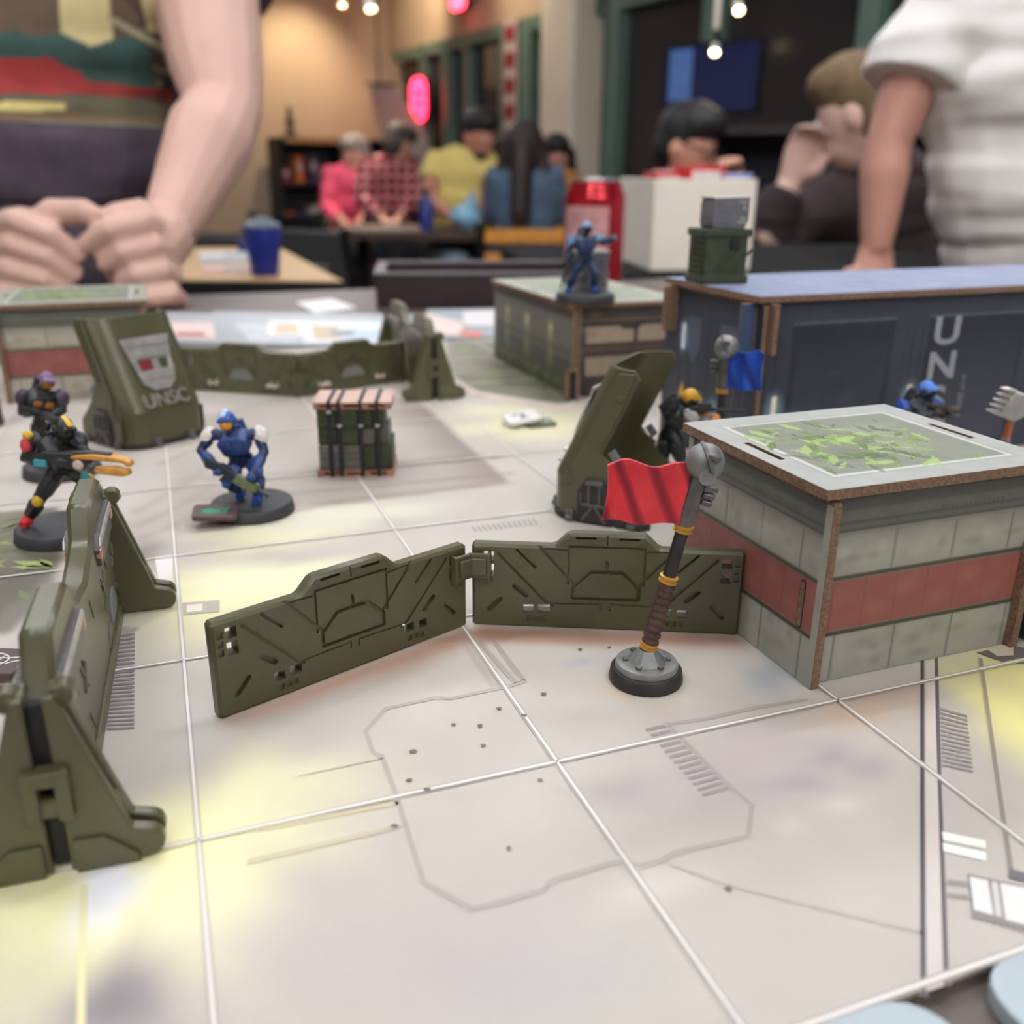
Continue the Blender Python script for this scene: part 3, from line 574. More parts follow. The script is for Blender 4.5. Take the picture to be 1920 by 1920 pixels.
# ---- tall barrier on A-shaped feet
def tall_barrier(i, j0, j1, x1, label):
    p, r = G(i, j0), G(x1, j1); d = r - p; L = d.length * 1000; o = tag(empty('tall_barrier', (p + r) / 2, atan2(d.y, d.x)), label, 'barrier', 'tall olive barriers on splayed feet')
    h = L / 2 - 2
    b = MB(.001)
    # outline seen from the side: two raised blocks with a V notch in the middle
    up = [(-h, 1), (h, 1), (h, 33), (h - 3, 36), (h - 8, 44.5), (h - 31, 44.5), (h - 36, 37.5), (h - 40, 36), (0, 33.5), (-h + 40, 36), (-h + 36, 37.5), (-h + 31, 44.5), (-h + 8, 44.5), (-h + 3, 36), (-h, 33)]
    b.prism(up, -2.9, 2.9, 'y'); body = b.build('plate', M_olive, o, bevel=.0011, segs=1)
    for sy in (-1, 1):
        for k in (-1, 1):
            cx = k * (h - 19.5)
            b = MB(.001); b.prism([(cx - 17, 33.5), (cx - 14, 37), (cx + 14, 37), (cx + 17, 33.5), (cx + 14.5, 28.5), (cx - 14.5, 28.5)], sy * 2.4, sy * 4.0, 'y'); st = b.build('light_strip', M_gun, o, bevel=.0003); 
            b = MB(.001); b.prism([(cx - 16.3, 34.3), (cx - 14.4, 36.2), (cx + 14.4, 36.2), (cx + 16.3, 34.3)], sy * 3.8, sy * 4.5, 'y'); b.build('visor_edge', M_silver, st, bevel=.0002)
            for e in (-1, 1):
                b = MB(.001); b.box((cx + e * 15.2, sy * 3.6, 32.4), (2.6, 1.6, 2.6)); b.build('end_stud', M_copper, st, bevel=.0004)
            b = MB(.001); b.prism([(cx - 7, 8), (cx + 7, 8), (cx + 7, 11), (cx + 3.6, 15), (cx - 3.6, 15), (cx - 7, 11)], sy * 2.8, sy * 3.35, 'y'); b.build('inset_plate', M_grey, o, bevel=.0002)
            for sx in (-1, 1):
                b = MB(.001)
                b.prism(bar((cx + sx * 9, 25), (cx + sx * 16, 17), 1.0), sy * 2.7, sy * 3.25, 'y'); b.prism(bar((cx + sx * 12, 12), (cx + sx * 17, 6), 1.2), sy * 2.7, sy * 3.25, 'y'); b.box((cx + sx * 12.5, sy * 3.0, 21), (1.1, .9, 7), (0, sx * .7, 0)); b.build('rib', M_olive, o, bevel=.0002)
        b = MB(.001); b.prism([(-h + 4, 1), (h - 4, 1), (h - 6, 5), (-h + 6, 5)], sy * 2.7, sy * 3.7, 'y'); b.build('skirting', M_olive, o, bevel=.0003)
        b = MB(.001)
        for x in (-34, -22, 22, 34, 0): b.prism(capsule((x - 1.4, 25.0 if abs(x) > 8 else 29), (x + 1.0, 22.4 if abs(x) > 8 else 24), .7, 3), sy * 2.85, sy * 3.05, 'y')
        b.build('slot', M_blk, o)
    # splayed feet: a forked wing on either side of each end
    for e in (-1, 1):
        for sy in (-1, 1):
            wing = [(1.6, 0.3), (15, 0.3)]
            for t in range(7): a = -pi / 2 + pi * t / 6; wing.append((15.2 + 3.2 * cos(a), 3.5 + 3.2 * sin(a)))
            wing += [(12.8, 7.4), (4.4, 34.5), (3.4, 37), (1.6, 37)]
            b = MB(.001)
            for off in (-2.3, 2.3): b.prism([(sy * y, z) for y, z in wing], e * (h + 1.0) + off - 1.35, e * (h + 1.0) + off + 1.35, 'x')
            b.box((e * (h + 1), sy * 3.0, 20), (4.4, 2.8, 34)); b.box((e * (h + 1), sy * 10.4, 10.5), (2.6, 3.2, 5.6), (sy * .45, 0, 0))
            lg = b.build('leg', M_olive, o, bevel=.0004)
            b = MB(.001); b.prism([(sy * 2.6, .3), (sy * 13.8, .3), (sy * 13.4, 2.2), (sy * 8.2, 7.2), (sy * 2.6, 7.2)], e * (h + 4.6), e * (h + 5.6), 'x'); b.build('foot_plate', M_olive, lg, bevel=.0003)
            b = MB(.001); b.m = Matrix.Translation((e * (h + .6), sy * 4.4, 36.0)) @ Matrix.Rotation(pi / 2, 4, 'Y'); b.lathe([(1.9, -2.3), (2.2, -1.9), (2.2, 1.9), (1.9, 2.3)], 14); b.build('pivot', M_olive, lg)
            b = MB(.001); b.ell((e * (h + 1.0), sy * 6.0, 35.4), 1.0, n=8, k=6); b.build('bolt', M_silver, lg)
        b = MB(.001); x = e * (h + 4.9)
        b.box((x, -2.7, 18), (3.6, 2.6, 10.5)); b.box((x, 2.7, 18), (3.6, 2.6, 10.5)); b.box((x, 0, 21.7), (3.6, 3.6, 3.1)); b.box((x - e * .5, 0, 15.2), (3.0, 3.6, 3.8)); b.build('clasp', M_olive, o, bevel=.0004)
        b = MB(.001); b.box((e * (h + 1.6), 0, 18), (2.2, 2.6, 34)); b.build('end_shade', M_blk, o)  # black strip standing in for the shade between the wings
    return o
tall_barrier(-.315, .02, 1.52, -.245, 'tall olive barrier on splayed feet at the left edge, nearest the camera')
tall_barrier(1.93, 4.58, 5.98, 1.955, 'tall olive barrier on splayed feet at the back, beside the rear panels')
# ---- leaning half shells
def pod(loc, rz, label, front=True):
    o = tag(empty('shell_cover', loc, rz), label, 'shell', 'leaning olive half shells')
    Wd, T, R_ = 21.5, 1.9, 11.5
    lev = [0, 3, 9, 11, 16, 16.6, 19, 21.5, 25, 25.6, 30, 38, 46, 53, 55.4, 56]
    def yf(z): return 0 if z <= 16 else (z - 16) * .48
    def yr(z): return 37 if z <= 10 else (37 - (z - 10) * 1.15 if z < 19 else (26.6 if z < 21.5 else (26.6 - (z - 21.5) * 1.7 if z <= 25 else (20.2 + (z - 25) * .45 if z <= 53 else 32.8 - (z - 53) * .6))))
    def sect(z, off):
        w_ = Wd - off; r = max(R_ - off, 1.5); y0 = yf(z) + off; y1 = yr(z); pts = [(w_, y1), (w_, (y1 + y0 + r) / 2)]
        for k in range(7): t = pi / 2 * k / 6; pts.append((w_ - r + r * cos(t), y0 + r - r * sin(t)))
        pts.append((0, y0))
        pts += [(-x, y) for x, y in pts[-2::-1]]
        return [(x, y, z) for x, y in pts]
    b = MB(.001); n = len(sect(0, 0)); rings = [sect(z, 0) + sect(z, T)[::-1] for z in lev]; b.loft(rings); sh = b.build('shell', M_olive, o, ang=28)
    # dark rim round the foot
    b = MB(.001); s0 = [(x * 1.03, y * 1.0 - .5, z) for x, y, z in sect(0, -.1)]; s1 = [(x * .93, y + 2, z) for x, y, z in sect(0, T - .2)][::-1]
    b.loft([[(x, y, .05) for x, y, _ in s0 + s1], [(x, y, 2.6) for x, y, _ in s0 + s1]]); b.build('foot_rim', M_gunD, o, bevel=.0003)
    for (x, y, a) in ((Wd + .4, 9.5, 0), (Wd + .4, 33, 0), (-Wd - .4, 9.5, 0), (-Wd - .4, 33, 0), (9, -.9, pi / 2), (-9, -.9, pi / 2)):
        b = MB(.001); b.box((x, y, 2.6), (2.2, 3.4, 3.6), (0, 0, a)); b.box((x + (0.8 if x > 15 else -.8 if x < -15 else 0), y - (.8 if abs(x) < 15 else 0), 1.4), (2.4, 2.6, 1.8), (0, 0, a)); b.build('bracket', M_gun, o, bevel=.0004)
    for sx in (1, -1):
        # raised side strip following the lean, joined to a tall plate low down
        b = MB(.001); P = [(5.5, 3), (5.5, 13.5), (9, 13.5), (11, 17.5), (9.2, 20.5), (25.8, 55), (31.8, 55), (29.0, 46), (20.2, 27), (24.5, 21.8), (34.0, 11.5), (34.0, 3)]
        x0 = sx * (Wd - .2); b.prism(P, x0, x0 + sx * .75, 'x'); st = b.build('side_plate', M_olive, o, bevel=.0003)
        for (y, z) in ((25.6, 47.0), (17.8, 31.0)):
            b = MB(.001); b.prism([(y, z), (y + 3.2, z + .2), (y + 2.4, z - 1.6), (y - .6, z - 1.8)], sx * (Wd + .2), sx * (Wd + .95), 'x'); b.build('label_tab', M_olive, st, bevel=.0002)
        # hatch
        b = MB(.001); hp = [(12.4, .6), (25.4, .6), (25.4, 12), (22.2, 17.2), (15.6, 17.2), (12.4, 12)]; b.prism(hp, sx * (Wd + .2), sx * (Wd + 1.6), 'x'); ht = b.build('hatch', M_gunD, o, bevel=.0006)
        b = MB(.001); X0, X1 = sx * (Wd + 1.5), sx * (Wd + 2.1)
        for P2 in (bar((14, 7.4), (24, 7.4), .9), bar((14.4, 1.2), (18.6, 7.2), .9), bar((23.6, 1.2), (19.2, 7.2), .9), bar((17, 8), (17, 14.6), .8), bar((21, 8), (21, 14.6), .8), bar((14, 8), (14, 12), .7), bar((24, 8), (24, 12), .7), bar((15.6, 15.6), (22.2, 15.6), 1.6)): b.prism(P2, X0, X1, 'x')
        b.build('hatch_frame', M_gun, ht, bevel=.0002)
        b = MB(.001); P3 = [(22.6, 26.4), (25.6, 22.6), (27.6, 24.6), (24.8, 28.2)]; b.prism(P3, sx * (Wd - 2), sx * (Wd - .4), 'x'); b.build('latch', M_grey, o, bevel=.0003)
    # inner back frame plate
    # emblem and lettering on the sloping front
    if front:
        sl = atan2(.45, 1.0)
        fm = Matrix.Translation((0, 0, 16)) @ Matrix.Rotation(-sl, 4, 'X') @ Matrix.Rotation(pi / 2, 4, 'X')   # local x right, y up the slope, z outwards
        em = None
        parts = [[(-10.5, 32), (10.5, 32), (9.0, 28.6), (-9.0, 28.6)], [(-9.4, 28.0), (9.4, 28.0), (8.0, 24.6), (-8.0, 24.6)], [(-8.0, 19.2), (8.0, 19.2), (6.6, 16.0), (-6.6, 16.0)], [(-6.4, 15.4), (6.4, 15.4), (3.6, 12.4), (-3.6, 12.4)], [(-8.0, 24.4), (-6.6, 24.4), (-6.6, 19.4), (-8.0, 19.4)], [(6.6, 24.4), (8.0, 24.4), (8.0, 19.4), (6.6, 19.4)]]
        b = MB(.001); b.m = fm @ Matrix.Translation((0, -6.0, 0)) @ Matrix.Diagonal((1.2, 1.24, 1.1, 1))
        b.prism([(-10, 31.4), (10, 31.4), (7, 15), (3, 12), (-3, 12), (-7, 15)], 0, .45); em = tag(b.build('emblem', M_silver, o, bevel=.0002), 'silver winged shield emblem')
        for P in parts:
            b = MB(.001); b.m = fm @ Matrix.Translation((0, -6.0, 0)) @ Matrix.Diagonal((1.2, 1.24, 1.1, 1)); b.prism(P, .4, 1.1); b.build('emblem_bar', M_silver, em, bevel=.0002)
        b = MB(.001); b.m = fm @ Matrix.Translation((0, -6.0, 0)) @ Matrix.Diagonal((1.2, 1.24, 1.1, 1)); b.prism([(-6.2, 23.8), (-.6, 23.8), (-.6, 20), (-5.6, 20)], .4, .6); b.build('red_field', mat('dark red paint', (120, 34, 38), .5), em)
        b = MB(.001); b.m = fm @ Matrix.Translation((0, -6.0, 0)) @ Matrix.Diagonal((1.2, 1.24, 1.1, 1)); b.prism([(2.6, 23.8), (6.2, 23.8), (5.6, 20), (2.6, 20)], .4, .55); b.build('dark_field', M_oliveD, em)
        tm = text_mesh('UNSC', 9.0, .6); tm.transform(fm @ Matrix.Translation((0, 4.6, .4)) ); tm.transform(Matrix.Scale(.001, 4)); tag(link('lettering', tm, M_silver, o, ang=30), 'raised grey letters')
        for (x, z) in ((12, 10.5), (12, 5.5), (-12, 10.5)):
            b = MB(.001); b.m = Matrix.Translation((x, -.1 if abs(x) < 9 else .9, z)) @ Matrix.Rotation(pi / 2, 4, 'X'); b.lathe([(1.1, -.4), (1.1, .25), (.7, .35)], 12); b.build('rivet', M_oliveD, o)
    o.scale = (1.04, 1.04, 1.05)
    return o
pod(V((.0238, .3550, 0)), radians(-116.1), 'olive half shell leaning right, its hollow side open behind the red flag')
pod(V((-.1617, .4333, 0)), radians(55.1), 'olive half shell with silver emblem and lettering, left at the back')
# ---- flag standards
M_red = mat('red cloth paint', (198, 44, 54), 0.55, var=0.12, scale=120, col2=(222, 62, 70))
M_bluef = mat('blue cloth paint', (28, 66, 168), 0.5, var=0.15, scale=120, col2=(46, 96, 206))
M_leather = mat('brown wrapped leather', (74, 52, 46), 0.6, var=0.25, scale=300)
M_stone = mat('worn steel', (128, 128, 126), 0.45, metal=0.35, var=0.3, scale=240)
def stripes(m, dark):
    nt = m.node_tree; N = nt.nodes; L = nt.links; b = N['Principled BSDF']; src = b.inputs['Base Color'].links[0].from_socket
    tc = N.new('ShaderNodeTexCoord'); wv = N.new('ShaderNodeTexWave'); wv.bands_direction = 'X'; wv.inputs['Scale'].default_value = 42; wv.inputs['Distortion'].default_value = 1.2; wv.inputs['Detail'].default_value = 1
    mp = N.new('ShaderNodeMapping'); mp.inputs['Rotation'].default_value = (0, .35, 0); L.new(tc.outputs['Object'], mp.inputs[0]); L.new(mp.outputs[0], wv.inputs['Vector'])
    rp = N.new('ShaderNodeValToRGB'); rp.color_ramp.elements[0].position = .55; rp.color_ramp.elements[1].position = 1.0; L.new(wv.outputs['Fac'], rp.inputs[0])
    mx = N.new('ShaderNodeMix'); mx.data_type = 'RGBA'; L.new(rp.outputs[0], mx.inputs[0]); L.new(src, mx.inputs[6]); mx.inputs[7].default_value = (*lin(dark), 1); L.new(mx.outputs[2], b.inputs['Base Color'])
stripes(M_red, (128, 24, 40)); stripes(M_bluef, (18, 40, 110))
def flag(loc, lean, label, m, side=-1, fw=20.0, tilt=0.0, yaw=0.0):
    o = tag(empty('flag_standard', loc, yaw), label, 'flag', 'flag standards')
    b = MB(.001); b.lathe([(9.4, 0), (9.6, .6), (9.2, 3.2), (8.8, 3.7), (8.2, 3.8)], 40); b.build('foot', M_gunD, o)
    b = MB(.001); b.lathe([(8.1, 3.4), (8.2, 4.6), (7.8, 5.3), (5.6, 5.6), (5.4, 5.5)], 40); b.build('ring_plate', M_stone, o)
    b = MB(.001); b.lathe([(5.2, 5.3), (2.6, 8.4), (2.3, 8.8)], 12); cn = b.build('cone', M_stone, o, ang=20)
    for k in range(6):
        a = k * pi / 3; b = MB(.001); b.box((5.6 * cos(a), 5.6 * sin(a), 5.8), (1.2, 1.4, .9), (0, 0, a)); b.build('lug', M_gun, cn, bevel=.0002)
    A = Matrix.Translation((0, 0, 8)) @ Matrix.Rotation(lean, 4, 'Y') @ Matrix.Rotation(tilt, 4, 'X')
    def part(nm, prof, m_, n=20, par=None, ang=30): b = MB(.001); b.m = A; b.lathe(prof, n); return b.build(nm, m_, par or o, ang=ang)
    part('collar', [(1.7, -.6), (2.2, .4), (1.9, 1.2)], M_gun)
    pr_ = [(1.9, 1.4)]
    for k in range(9): z = 2.2 + k * 1.95; pr_ += [(1.75, z), (2.25, z + .5), (2.25, z + 1.1), (1.8, z + 1.7)]
    part('grip', pr_ + [(1.8, 20.3)], M_leather, 18, ang=60)
    for z in (1.9, 20.8, 34.6): part('gold_ring', [(1.9, z - 1.0), (2.35, z - .8), (2.35, z - .3), (2.0, z - .1), (2.0, z + .2), (2.4, z + .4), (2.4, z + .8), (1.9, z + 1.0)], M_gold)
    part('pole', [(1.75, 21.4), (1.7, 34)], M_gunD, 8, ang=20); part('upper_pole', [(2.0, 35), (2.4, 40), (2.3, 46), (1.9, 48.5)], M_gun, 8, ang=20)
    b = MB(.001); b.m = A; b.ell((.6, 0, 52.0), (4.7, 4.3, 4.7), n=20, k=14); hd = b.build('finial', M_stone, o)
    for r, t in ((4.75, .5), (3.6, -.2)):
        b = MB(.001); b.m = A @ Matrix.Translation((.6, 0, 52.0)) @ Matrix.Rotation(radians(62), 4, 'Y') @ Matrix.Translation((0, 0, t)); b.lathe([(r - .1, -.5), (r + .35, -.4), (r + .35, .4), (r - .1, .5)], 24); b.build('band', M_gun, hd)
    b = MB(.001); b.m = A @ Matrix.Translation((1.0, -3.7, 49.6)) @ Matrix.Rotation(pi / 2, 4, 'X'); b.lathe([(2.1, -.8), (2.1, .7), (1.3, .9), (1.2, 1.5), (.6, 1.7)], 18); b.build('boss', M_stone, hd)
    b = MB(.001); b.m = A; b.box((1.4, -4.0, 54.4), (3.2, 1.4, 1.5)); b.build('brow', M_gun, hd, bevel=.0004)
    for k, z in enumerate((46.0, 44.0, 42.2)):
        b = MB(.001); b.m = A; b.box((-side * 3.6, -.3, z), (3.6 - .5 * k, 2.6, 1.5)); b.build('lever', M_gun, o, bevel=.0004)
    # waving cloth, thick moulded plastic
    NU, NV = 26, 10; fr = []; bk = []
    for iv in range(NV + 1):
        for iu in range(NU + 1):
            u, v_ = iu / NU, iv / NV
            x = side * (1.6 + u * fw); z = 51.0 - v_ * 15.0 + .5 * sin(u * 9 + 1) * (1 - .5 * v_) - 1.0 * u * 0; y = 1.7 * sin(u * 10.5 - v_ * 1.4) * (0.25 + .75 * u) - .4
            x += -.8 * sin(v_ * 3.1) * u * side * .8
            fr.append((x, y - .55, z)); bk.append((x, y + .55, z))
    n0 = len(fr); W_ = NU + 1; fs = []
    for iv in range(NV):
        for iu in range(NU):
            a = iv * W_ + iu; fs.append((a, a + 1, a + W_ + 1, a + W_) if side > 0 else (a, a + W_, a + W_ + 1, a + 1)); fs.append(tuple(n0 + k for k in ((a, a + W_, a + W_ + 1, a + 1) if side > 0 else (a, a + 1, a + W_ + 1, a + W_))))
    edge = [i for i in range(W_)] + [iv * W_ + NU for iv in range(1, NV + 1)] + [NV * W_ + iu for iu in range(NU - 1, -1, -1)] + [iv * W_ for iv in range(NV - 1, 0, -1)]
    for a, e in zip(edge, edge[1:] + edge[:1]): fs.append((a, e, n0 + e, n0 + a) if side < 0 else (a, n0 + a, n0 + e, e))
    b = MB(.001); b.m = A @ Matrix.Rotation(-lean * .82, 4, 'Y'); b.m = A @ Matrix.Translation((0, 0, 44)) @ Matrix.Rotation(-lean * .8, 4, 'Y') @ Matrix.Translation((0, 0, -44)); b.add(fr + bk, fs); b.build('cloth', m, o, ang=60)
    return o
flag(V((.0356, .2133, 0)), radians(11.5), 'flag standard with waving red cloth in front of the olive barrier', M_red, -1, yaw=.02)
flag(G(2.76, 1.97), radians(-1), 'flag standard with blue cloth behind the sniper figure', M_bluef, 1, 14, yaw=-.45)
# ================================================================== card buildings
M_bink = print_mat('building ink', 0.5, 140, .07)
def face_m(side, w_, d_):
    """placement for the outside of a wall; side 0 front(-y) 1 right 2 back 3 left"""
    if side == 0: return Matrix.Translation((-w_ / 2, -d_ / 2, 0)) @ Matrix(((1, 0, 0, 0), (0, 0, -1, 0), (0, 1, 0, 0), (0, 0, 0, 1)))
    if side == 2: return Matrix.Translation((w_ / 2, d_ / 2, 0)) @ Matrix(((-1, 0, 0, 0), (0, 0, 1, 0), (0, 1, 0, 0), (0, 0, 0, 1)))
    if side == 3: return Matrix.Translation((-w_ / 2, d_ / 2, 0)) @ Matrix(((0, 0, -1, 0), (-1, 0, 0, 0), (0, 1, 0, 0), (0, 0, 0, 1)))
    return Matrix.Translation((w_ / 2, -d_ / 2, 0)) @ Matrix(((0, 0, 1, 0), (1, 0, 0, 0), (0, 1, 0, 0), (0, 0, 0, 1)))
def building(i0, j0, i1, j1, h, label, wallcol, lidcol, painter, lidpaint, over=2.6, tabs=(), lt=2.6, slots=True):
    w_, d_ = (i1 - i0) * CELL * 1000, (j1 - j0) * CELL * 1000
    o = tag(empty('card_building', G((i0 + i1) / 2, (j0 + j1) / 2, 0), MAT), label, 'building', 'printed card buildings')
    mw = mat('card face %d %d %d' % wallcol, wallcol, 0.6, var=0.10, scale=70, bump=0.04)
    T = 2.4; hz = h - lt - .2
    for side in range(4):
        b = MB(.001); ln = w_ if side in (0, 2) else d_
        ext = 2.6 if side in (1, 3) else 0     # side walls run past the front wall and show their cut edge
        b.m = face_m(side, w_, d_)
        P = [(-ext, 0.2), (ln + ext, 0.2), (ln + ext, hz - 1.5), (ln + ext - .8, hz - .8), (ln, hz - .8), (ln, hz), (0, hz), (0, hz - .8), (-ext + .8, hz - .8), (-ext, hz - 1.5)] if ext else [(0, .2), (ln, .2), (ln, hz), (0, hz)]
        b.prism(P, -T, 0); wl = b.build('wall', M_mdf, o, bevel=.00015)
        f = Canvas(-ext + .1, .25, ln + ext - .1, hz - (1.6 if ext else .05), .55, wallcol, face_m(side, w_, d_))
        painter(f, side, ln, hz); f.build('printed_face', M_bink, wl, .08)
    # lid: printed board with two long slots
    X, Y = w_ / 2 + over, d_ / 2 + over
    b = MB(); b.prism([(-X, -Y), (X, -Y), (X, Y), (-X, Y)], h - lt, h); me = b.mesh('lid')
    if slots:
        c = MB()
        for sx in (-1, 1): c.prism(rrect(sx * (X - 5.2) - .9, -8.5, sx * (X - 5.2) + .9, 8.5, .5, 2), h - lt - 1, h + 1)
        me = boolean(me, c.mesh('c'), 'lid')
    me.transform(Matrix.Scale(.001, 4)); ld = link('lid', me, M_mdf, o, bevel=.00015)
    f = Canvas(-X + .1, -Y + .1, X - .1, Y - .1, .6, lidcol, Matrix.Translation((0, 0, h)))
    lidpaint(f, X, Y); f.build('printed_face', M_bink, ld, .08, [(sx * (X - 5.2) - 1.1, -8.7, sx * (X - 5.2) + 1.1, 8.7) for sx in (-1, 1)] if slots else ())
    for (side, u, vtop, vbot) in tabs:      # peg standing in its slot
        b = MB(.001); b.m = face_m(side, w_, d_); b.prism(capsule((u, vbot), (u, vtop), 1.5, 4), -1, .25); b.build('peg', M_mdf, o)
        f2 = MB(.001); f2.m = face_m(side, w_, d_); f2.prism(capsule((u, vbot - .2), (u, vtop + .2), 2.1, 4), -1, .12); f2.build('slot_rim', M_blk, o)
    return o
# ---- white and red striped block
def paint_stripe(f, side, ln, hz):
    C1 = (156, 154, 144); r = random.Random(side + 3)
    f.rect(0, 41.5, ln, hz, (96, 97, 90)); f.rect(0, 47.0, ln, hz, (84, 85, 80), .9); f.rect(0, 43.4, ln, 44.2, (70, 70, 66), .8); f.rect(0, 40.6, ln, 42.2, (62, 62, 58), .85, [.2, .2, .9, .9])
    for k in range(14): f.rect(ln * .52 + k * 1.5, 43.9, ln * .52 + k * 1.5 + .7, 45.4, (66, 66, 62), .6)
    for v0, v1 in ((28.4, 29.8), (13.2, 14.7)): f.rect(0, v0, ln, v1, (64, 64, 54))
    f.rect(0, 14.7, ln, 28.4, (138, 82, 76))
    for k in range(7):
        u = ln * (k + .5) / 7; f.rect(u, 14.7, u + .5, 28.4, (116, 70, 66), .6); f.glow(u + 4, 24 - 5 * (k % 2), 6, 4, (158, 104, 96), .35)
    for k in range(4):
        u = ln * (k + .15) / 3.6
        f.rect(u, 29.8, u + .7, 41.0, (104, 103, 94), .85); f.rect(u + ln * .06, .3, u + ln * .06 + .7, 13.2, (100, 100, 92), .85)
    for k in range(26): f.glow(r.uniform(0, ln), r.choice([r.uniform(1, 12), r.uniform(31, 40)]), r.uniform(2, 6), r.uniform(1.5, 4), r.choice([(112, 112, 104), (176, 174, 160), (100, 102, 96)]), .35)
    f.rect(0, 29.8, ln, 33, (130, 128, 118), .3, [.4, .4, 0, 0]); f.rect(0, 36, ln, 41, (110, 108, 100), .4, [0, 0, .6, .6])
def leaves(f, cx, cy, rx, ry, n, seed, cols, size=4.5):
    r = random.Random(seed)
    for k in range(n):
        x, y = cx + max(-1, min(1, r.gauss(0, .6))) * rx, cy + max(-1, min(1, r.gauss(0, .6))) * ry; t = r.uniform(0, 6.28); L = size * r.uniform(.5, 1.4); w_ = L * r.uniform(.2, .34); d = V((cos(t), sin(t))); nn = V((-d.y, d.x))
        P = [V((x, y)) + d * L * a + nn * w_ * e for a, e in ((-1, 0), (-.4, .8), (.3, .9), (1, 0), (.3, -.9), (-.4, -.8))]
        c = r.choice(cols); f.poly([tuple(p) for p in P], c, r.uniform(.6, .95)); f.poly([tuple(V((x, y)) - d * L + nn * .12), tuple(V((x, y)) + d * L), tuple(V((x, y)) - d * L - nn * .12)], (150, 168, 110), .5); f.k -= 1
        if f.k > 24: f.k = 14
def lid_garden(f, X, Y):
    f.rect(-X + 5.2, -Y + 5.2, X - 5.2, Y - 5.2, (196, 196, 188), .0); 
    for k, (m_, c, a) in enumerate(((7.2, (150, 152, 150), .9), (8.2, (200, 198, 190), .9), (9.6, (116, 120, 106), .95))): f.rect(-X + m_, -Y + m_, X - m_, Y - m_, c, a)
    for k in range(30): f.rect(-X + 9 + k * 1.4, Y - 9.4, -X + 9.7 + k * 1.4, Y - 8.4, (120, 122, 120), .6); f.k -= 1
    f.k += 1
    for (x, y, c) in ((-6, 2, (110, 120, 84)), (8, -8, (140, 150, 110)), (-10, -10, (90, 104, 66)), (12, 8, (150, 154, 140))): f.glow(x, y, 14, 12, c, .6); f.k -= 1
    f.k = 12
    leaves(f, -4, -2, X * .62, Y * .62, 110, 5, [(104, 132, 54), (136, 164, 76), (78, 98, 46), (158, 182, 100), (70, 82, 50)], 4.2)
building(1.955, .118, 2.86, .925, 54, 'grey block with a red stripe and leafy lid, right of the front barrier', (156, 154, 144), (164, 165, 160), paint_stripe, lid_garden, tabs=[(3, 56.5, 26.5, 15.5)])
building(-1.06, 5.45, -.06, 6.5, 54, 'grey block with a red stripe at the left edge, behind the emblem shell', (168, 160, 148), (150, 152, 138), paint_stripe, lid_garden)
# ---- blue cargo container
def paint_cont(f, side, ln, hz):
    r = random.Random(side + 11); base = (70, 76, 92)
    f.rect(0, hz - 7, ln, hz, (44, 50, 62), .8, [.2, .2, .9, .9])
    if side in (0, 2):
        n = 3; seg = ln / n
        for k in range(n):
            u0 = k * seg + (17 if k == 0 else 13); u1 = (k + 1) * seg - 6
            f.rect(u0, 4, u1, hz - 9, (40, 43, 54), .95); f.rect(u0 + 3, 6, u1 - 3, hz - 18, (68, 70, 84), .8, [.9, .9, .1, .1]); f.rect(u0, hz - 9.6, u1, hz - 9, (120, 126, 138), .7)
            for u in (k * seg + 4.5, k * seg + 9.5): f.rect(u, 6, u + .8, hz - 14, (40, 44, 56), .85)
            f.rect(k * seg + 1.0, 3, k * seg + 1.6, hz - 9, (46, 50, 62), .7)
            uu = u0 - 6; f.glow(uu, 28, 7, 12, (150, 186, 206), .6); f.rect(uu - 1.2, 24, uu + 1.2, 35, (252, 236, 214), 1)
            for _ in range(10): f.glow(r.uniform(u0, u1), r.uniform(8, hz - 14), .7, .7, (30, 32, 40), .9); f.k -= 1
            f.k += 1
    else:
        f.rect(ln * .5 - .4, 2, ln * .5 + .4, hz - 6, (36, 40, 52), .9)
        for u in (8, 16, 24, ln - 24, ln - 16, ln - 8): f.rect(u, 3, u + .7, hz - 8, (52, 56, 70), .8); f.rect(u + .8, 3, u + 1.4, hz - 8, (98, 108, 130), .6)
        for sgn, cx in ((1, ln * .32), (-1, ln * .7)):
            f.poly([(cx - 9, 66), (cx - 9, 46), (cx, 37), (cx + 9, 46), (cx + 9, 66)], (56, 60, 76), .9); f.poly([(cx - 6, 62), (cx - 6, 48), (cx, 41), (cx + 6, 48), (cx + 6, 62)], (86, 92, 110), .8)
        for cx, v in ((ln * .2, 52), (ln * .82, 52)): f.glow(cx, v, 6, 11, (140, 176, 204), .7); f.rect(cx - 1.4, v - 6, cx + 1.4, v + 6, (236, 240, 246), 1)
        for cx in (ln * .42, ln * .6): f.glow(cx, 22, 8, 9, (140, 190, 214), .8); f.glow(cx, 18, 3, 4, (244, 244, 240), .9)
        f.poly([(ln * .22 - 3, 24), (ln * .22 + 3, 24), (ln * .22, 31)], (214, 160, 70), .95); f.rect(ln * .22 - 2.6, 19.5, ln * .22 + 2.6, 22.5, (214, 160, 70), .5)
    for _ in range(14): f.glow(r.uniform(0, ln), r.uniform(4, hz), r.uniform(3, 8), r.uniform(2, 6), r.choice([(78, 84, 98), (42, 46, 58), (70, 76, 92)]), .35); f.k -= 1
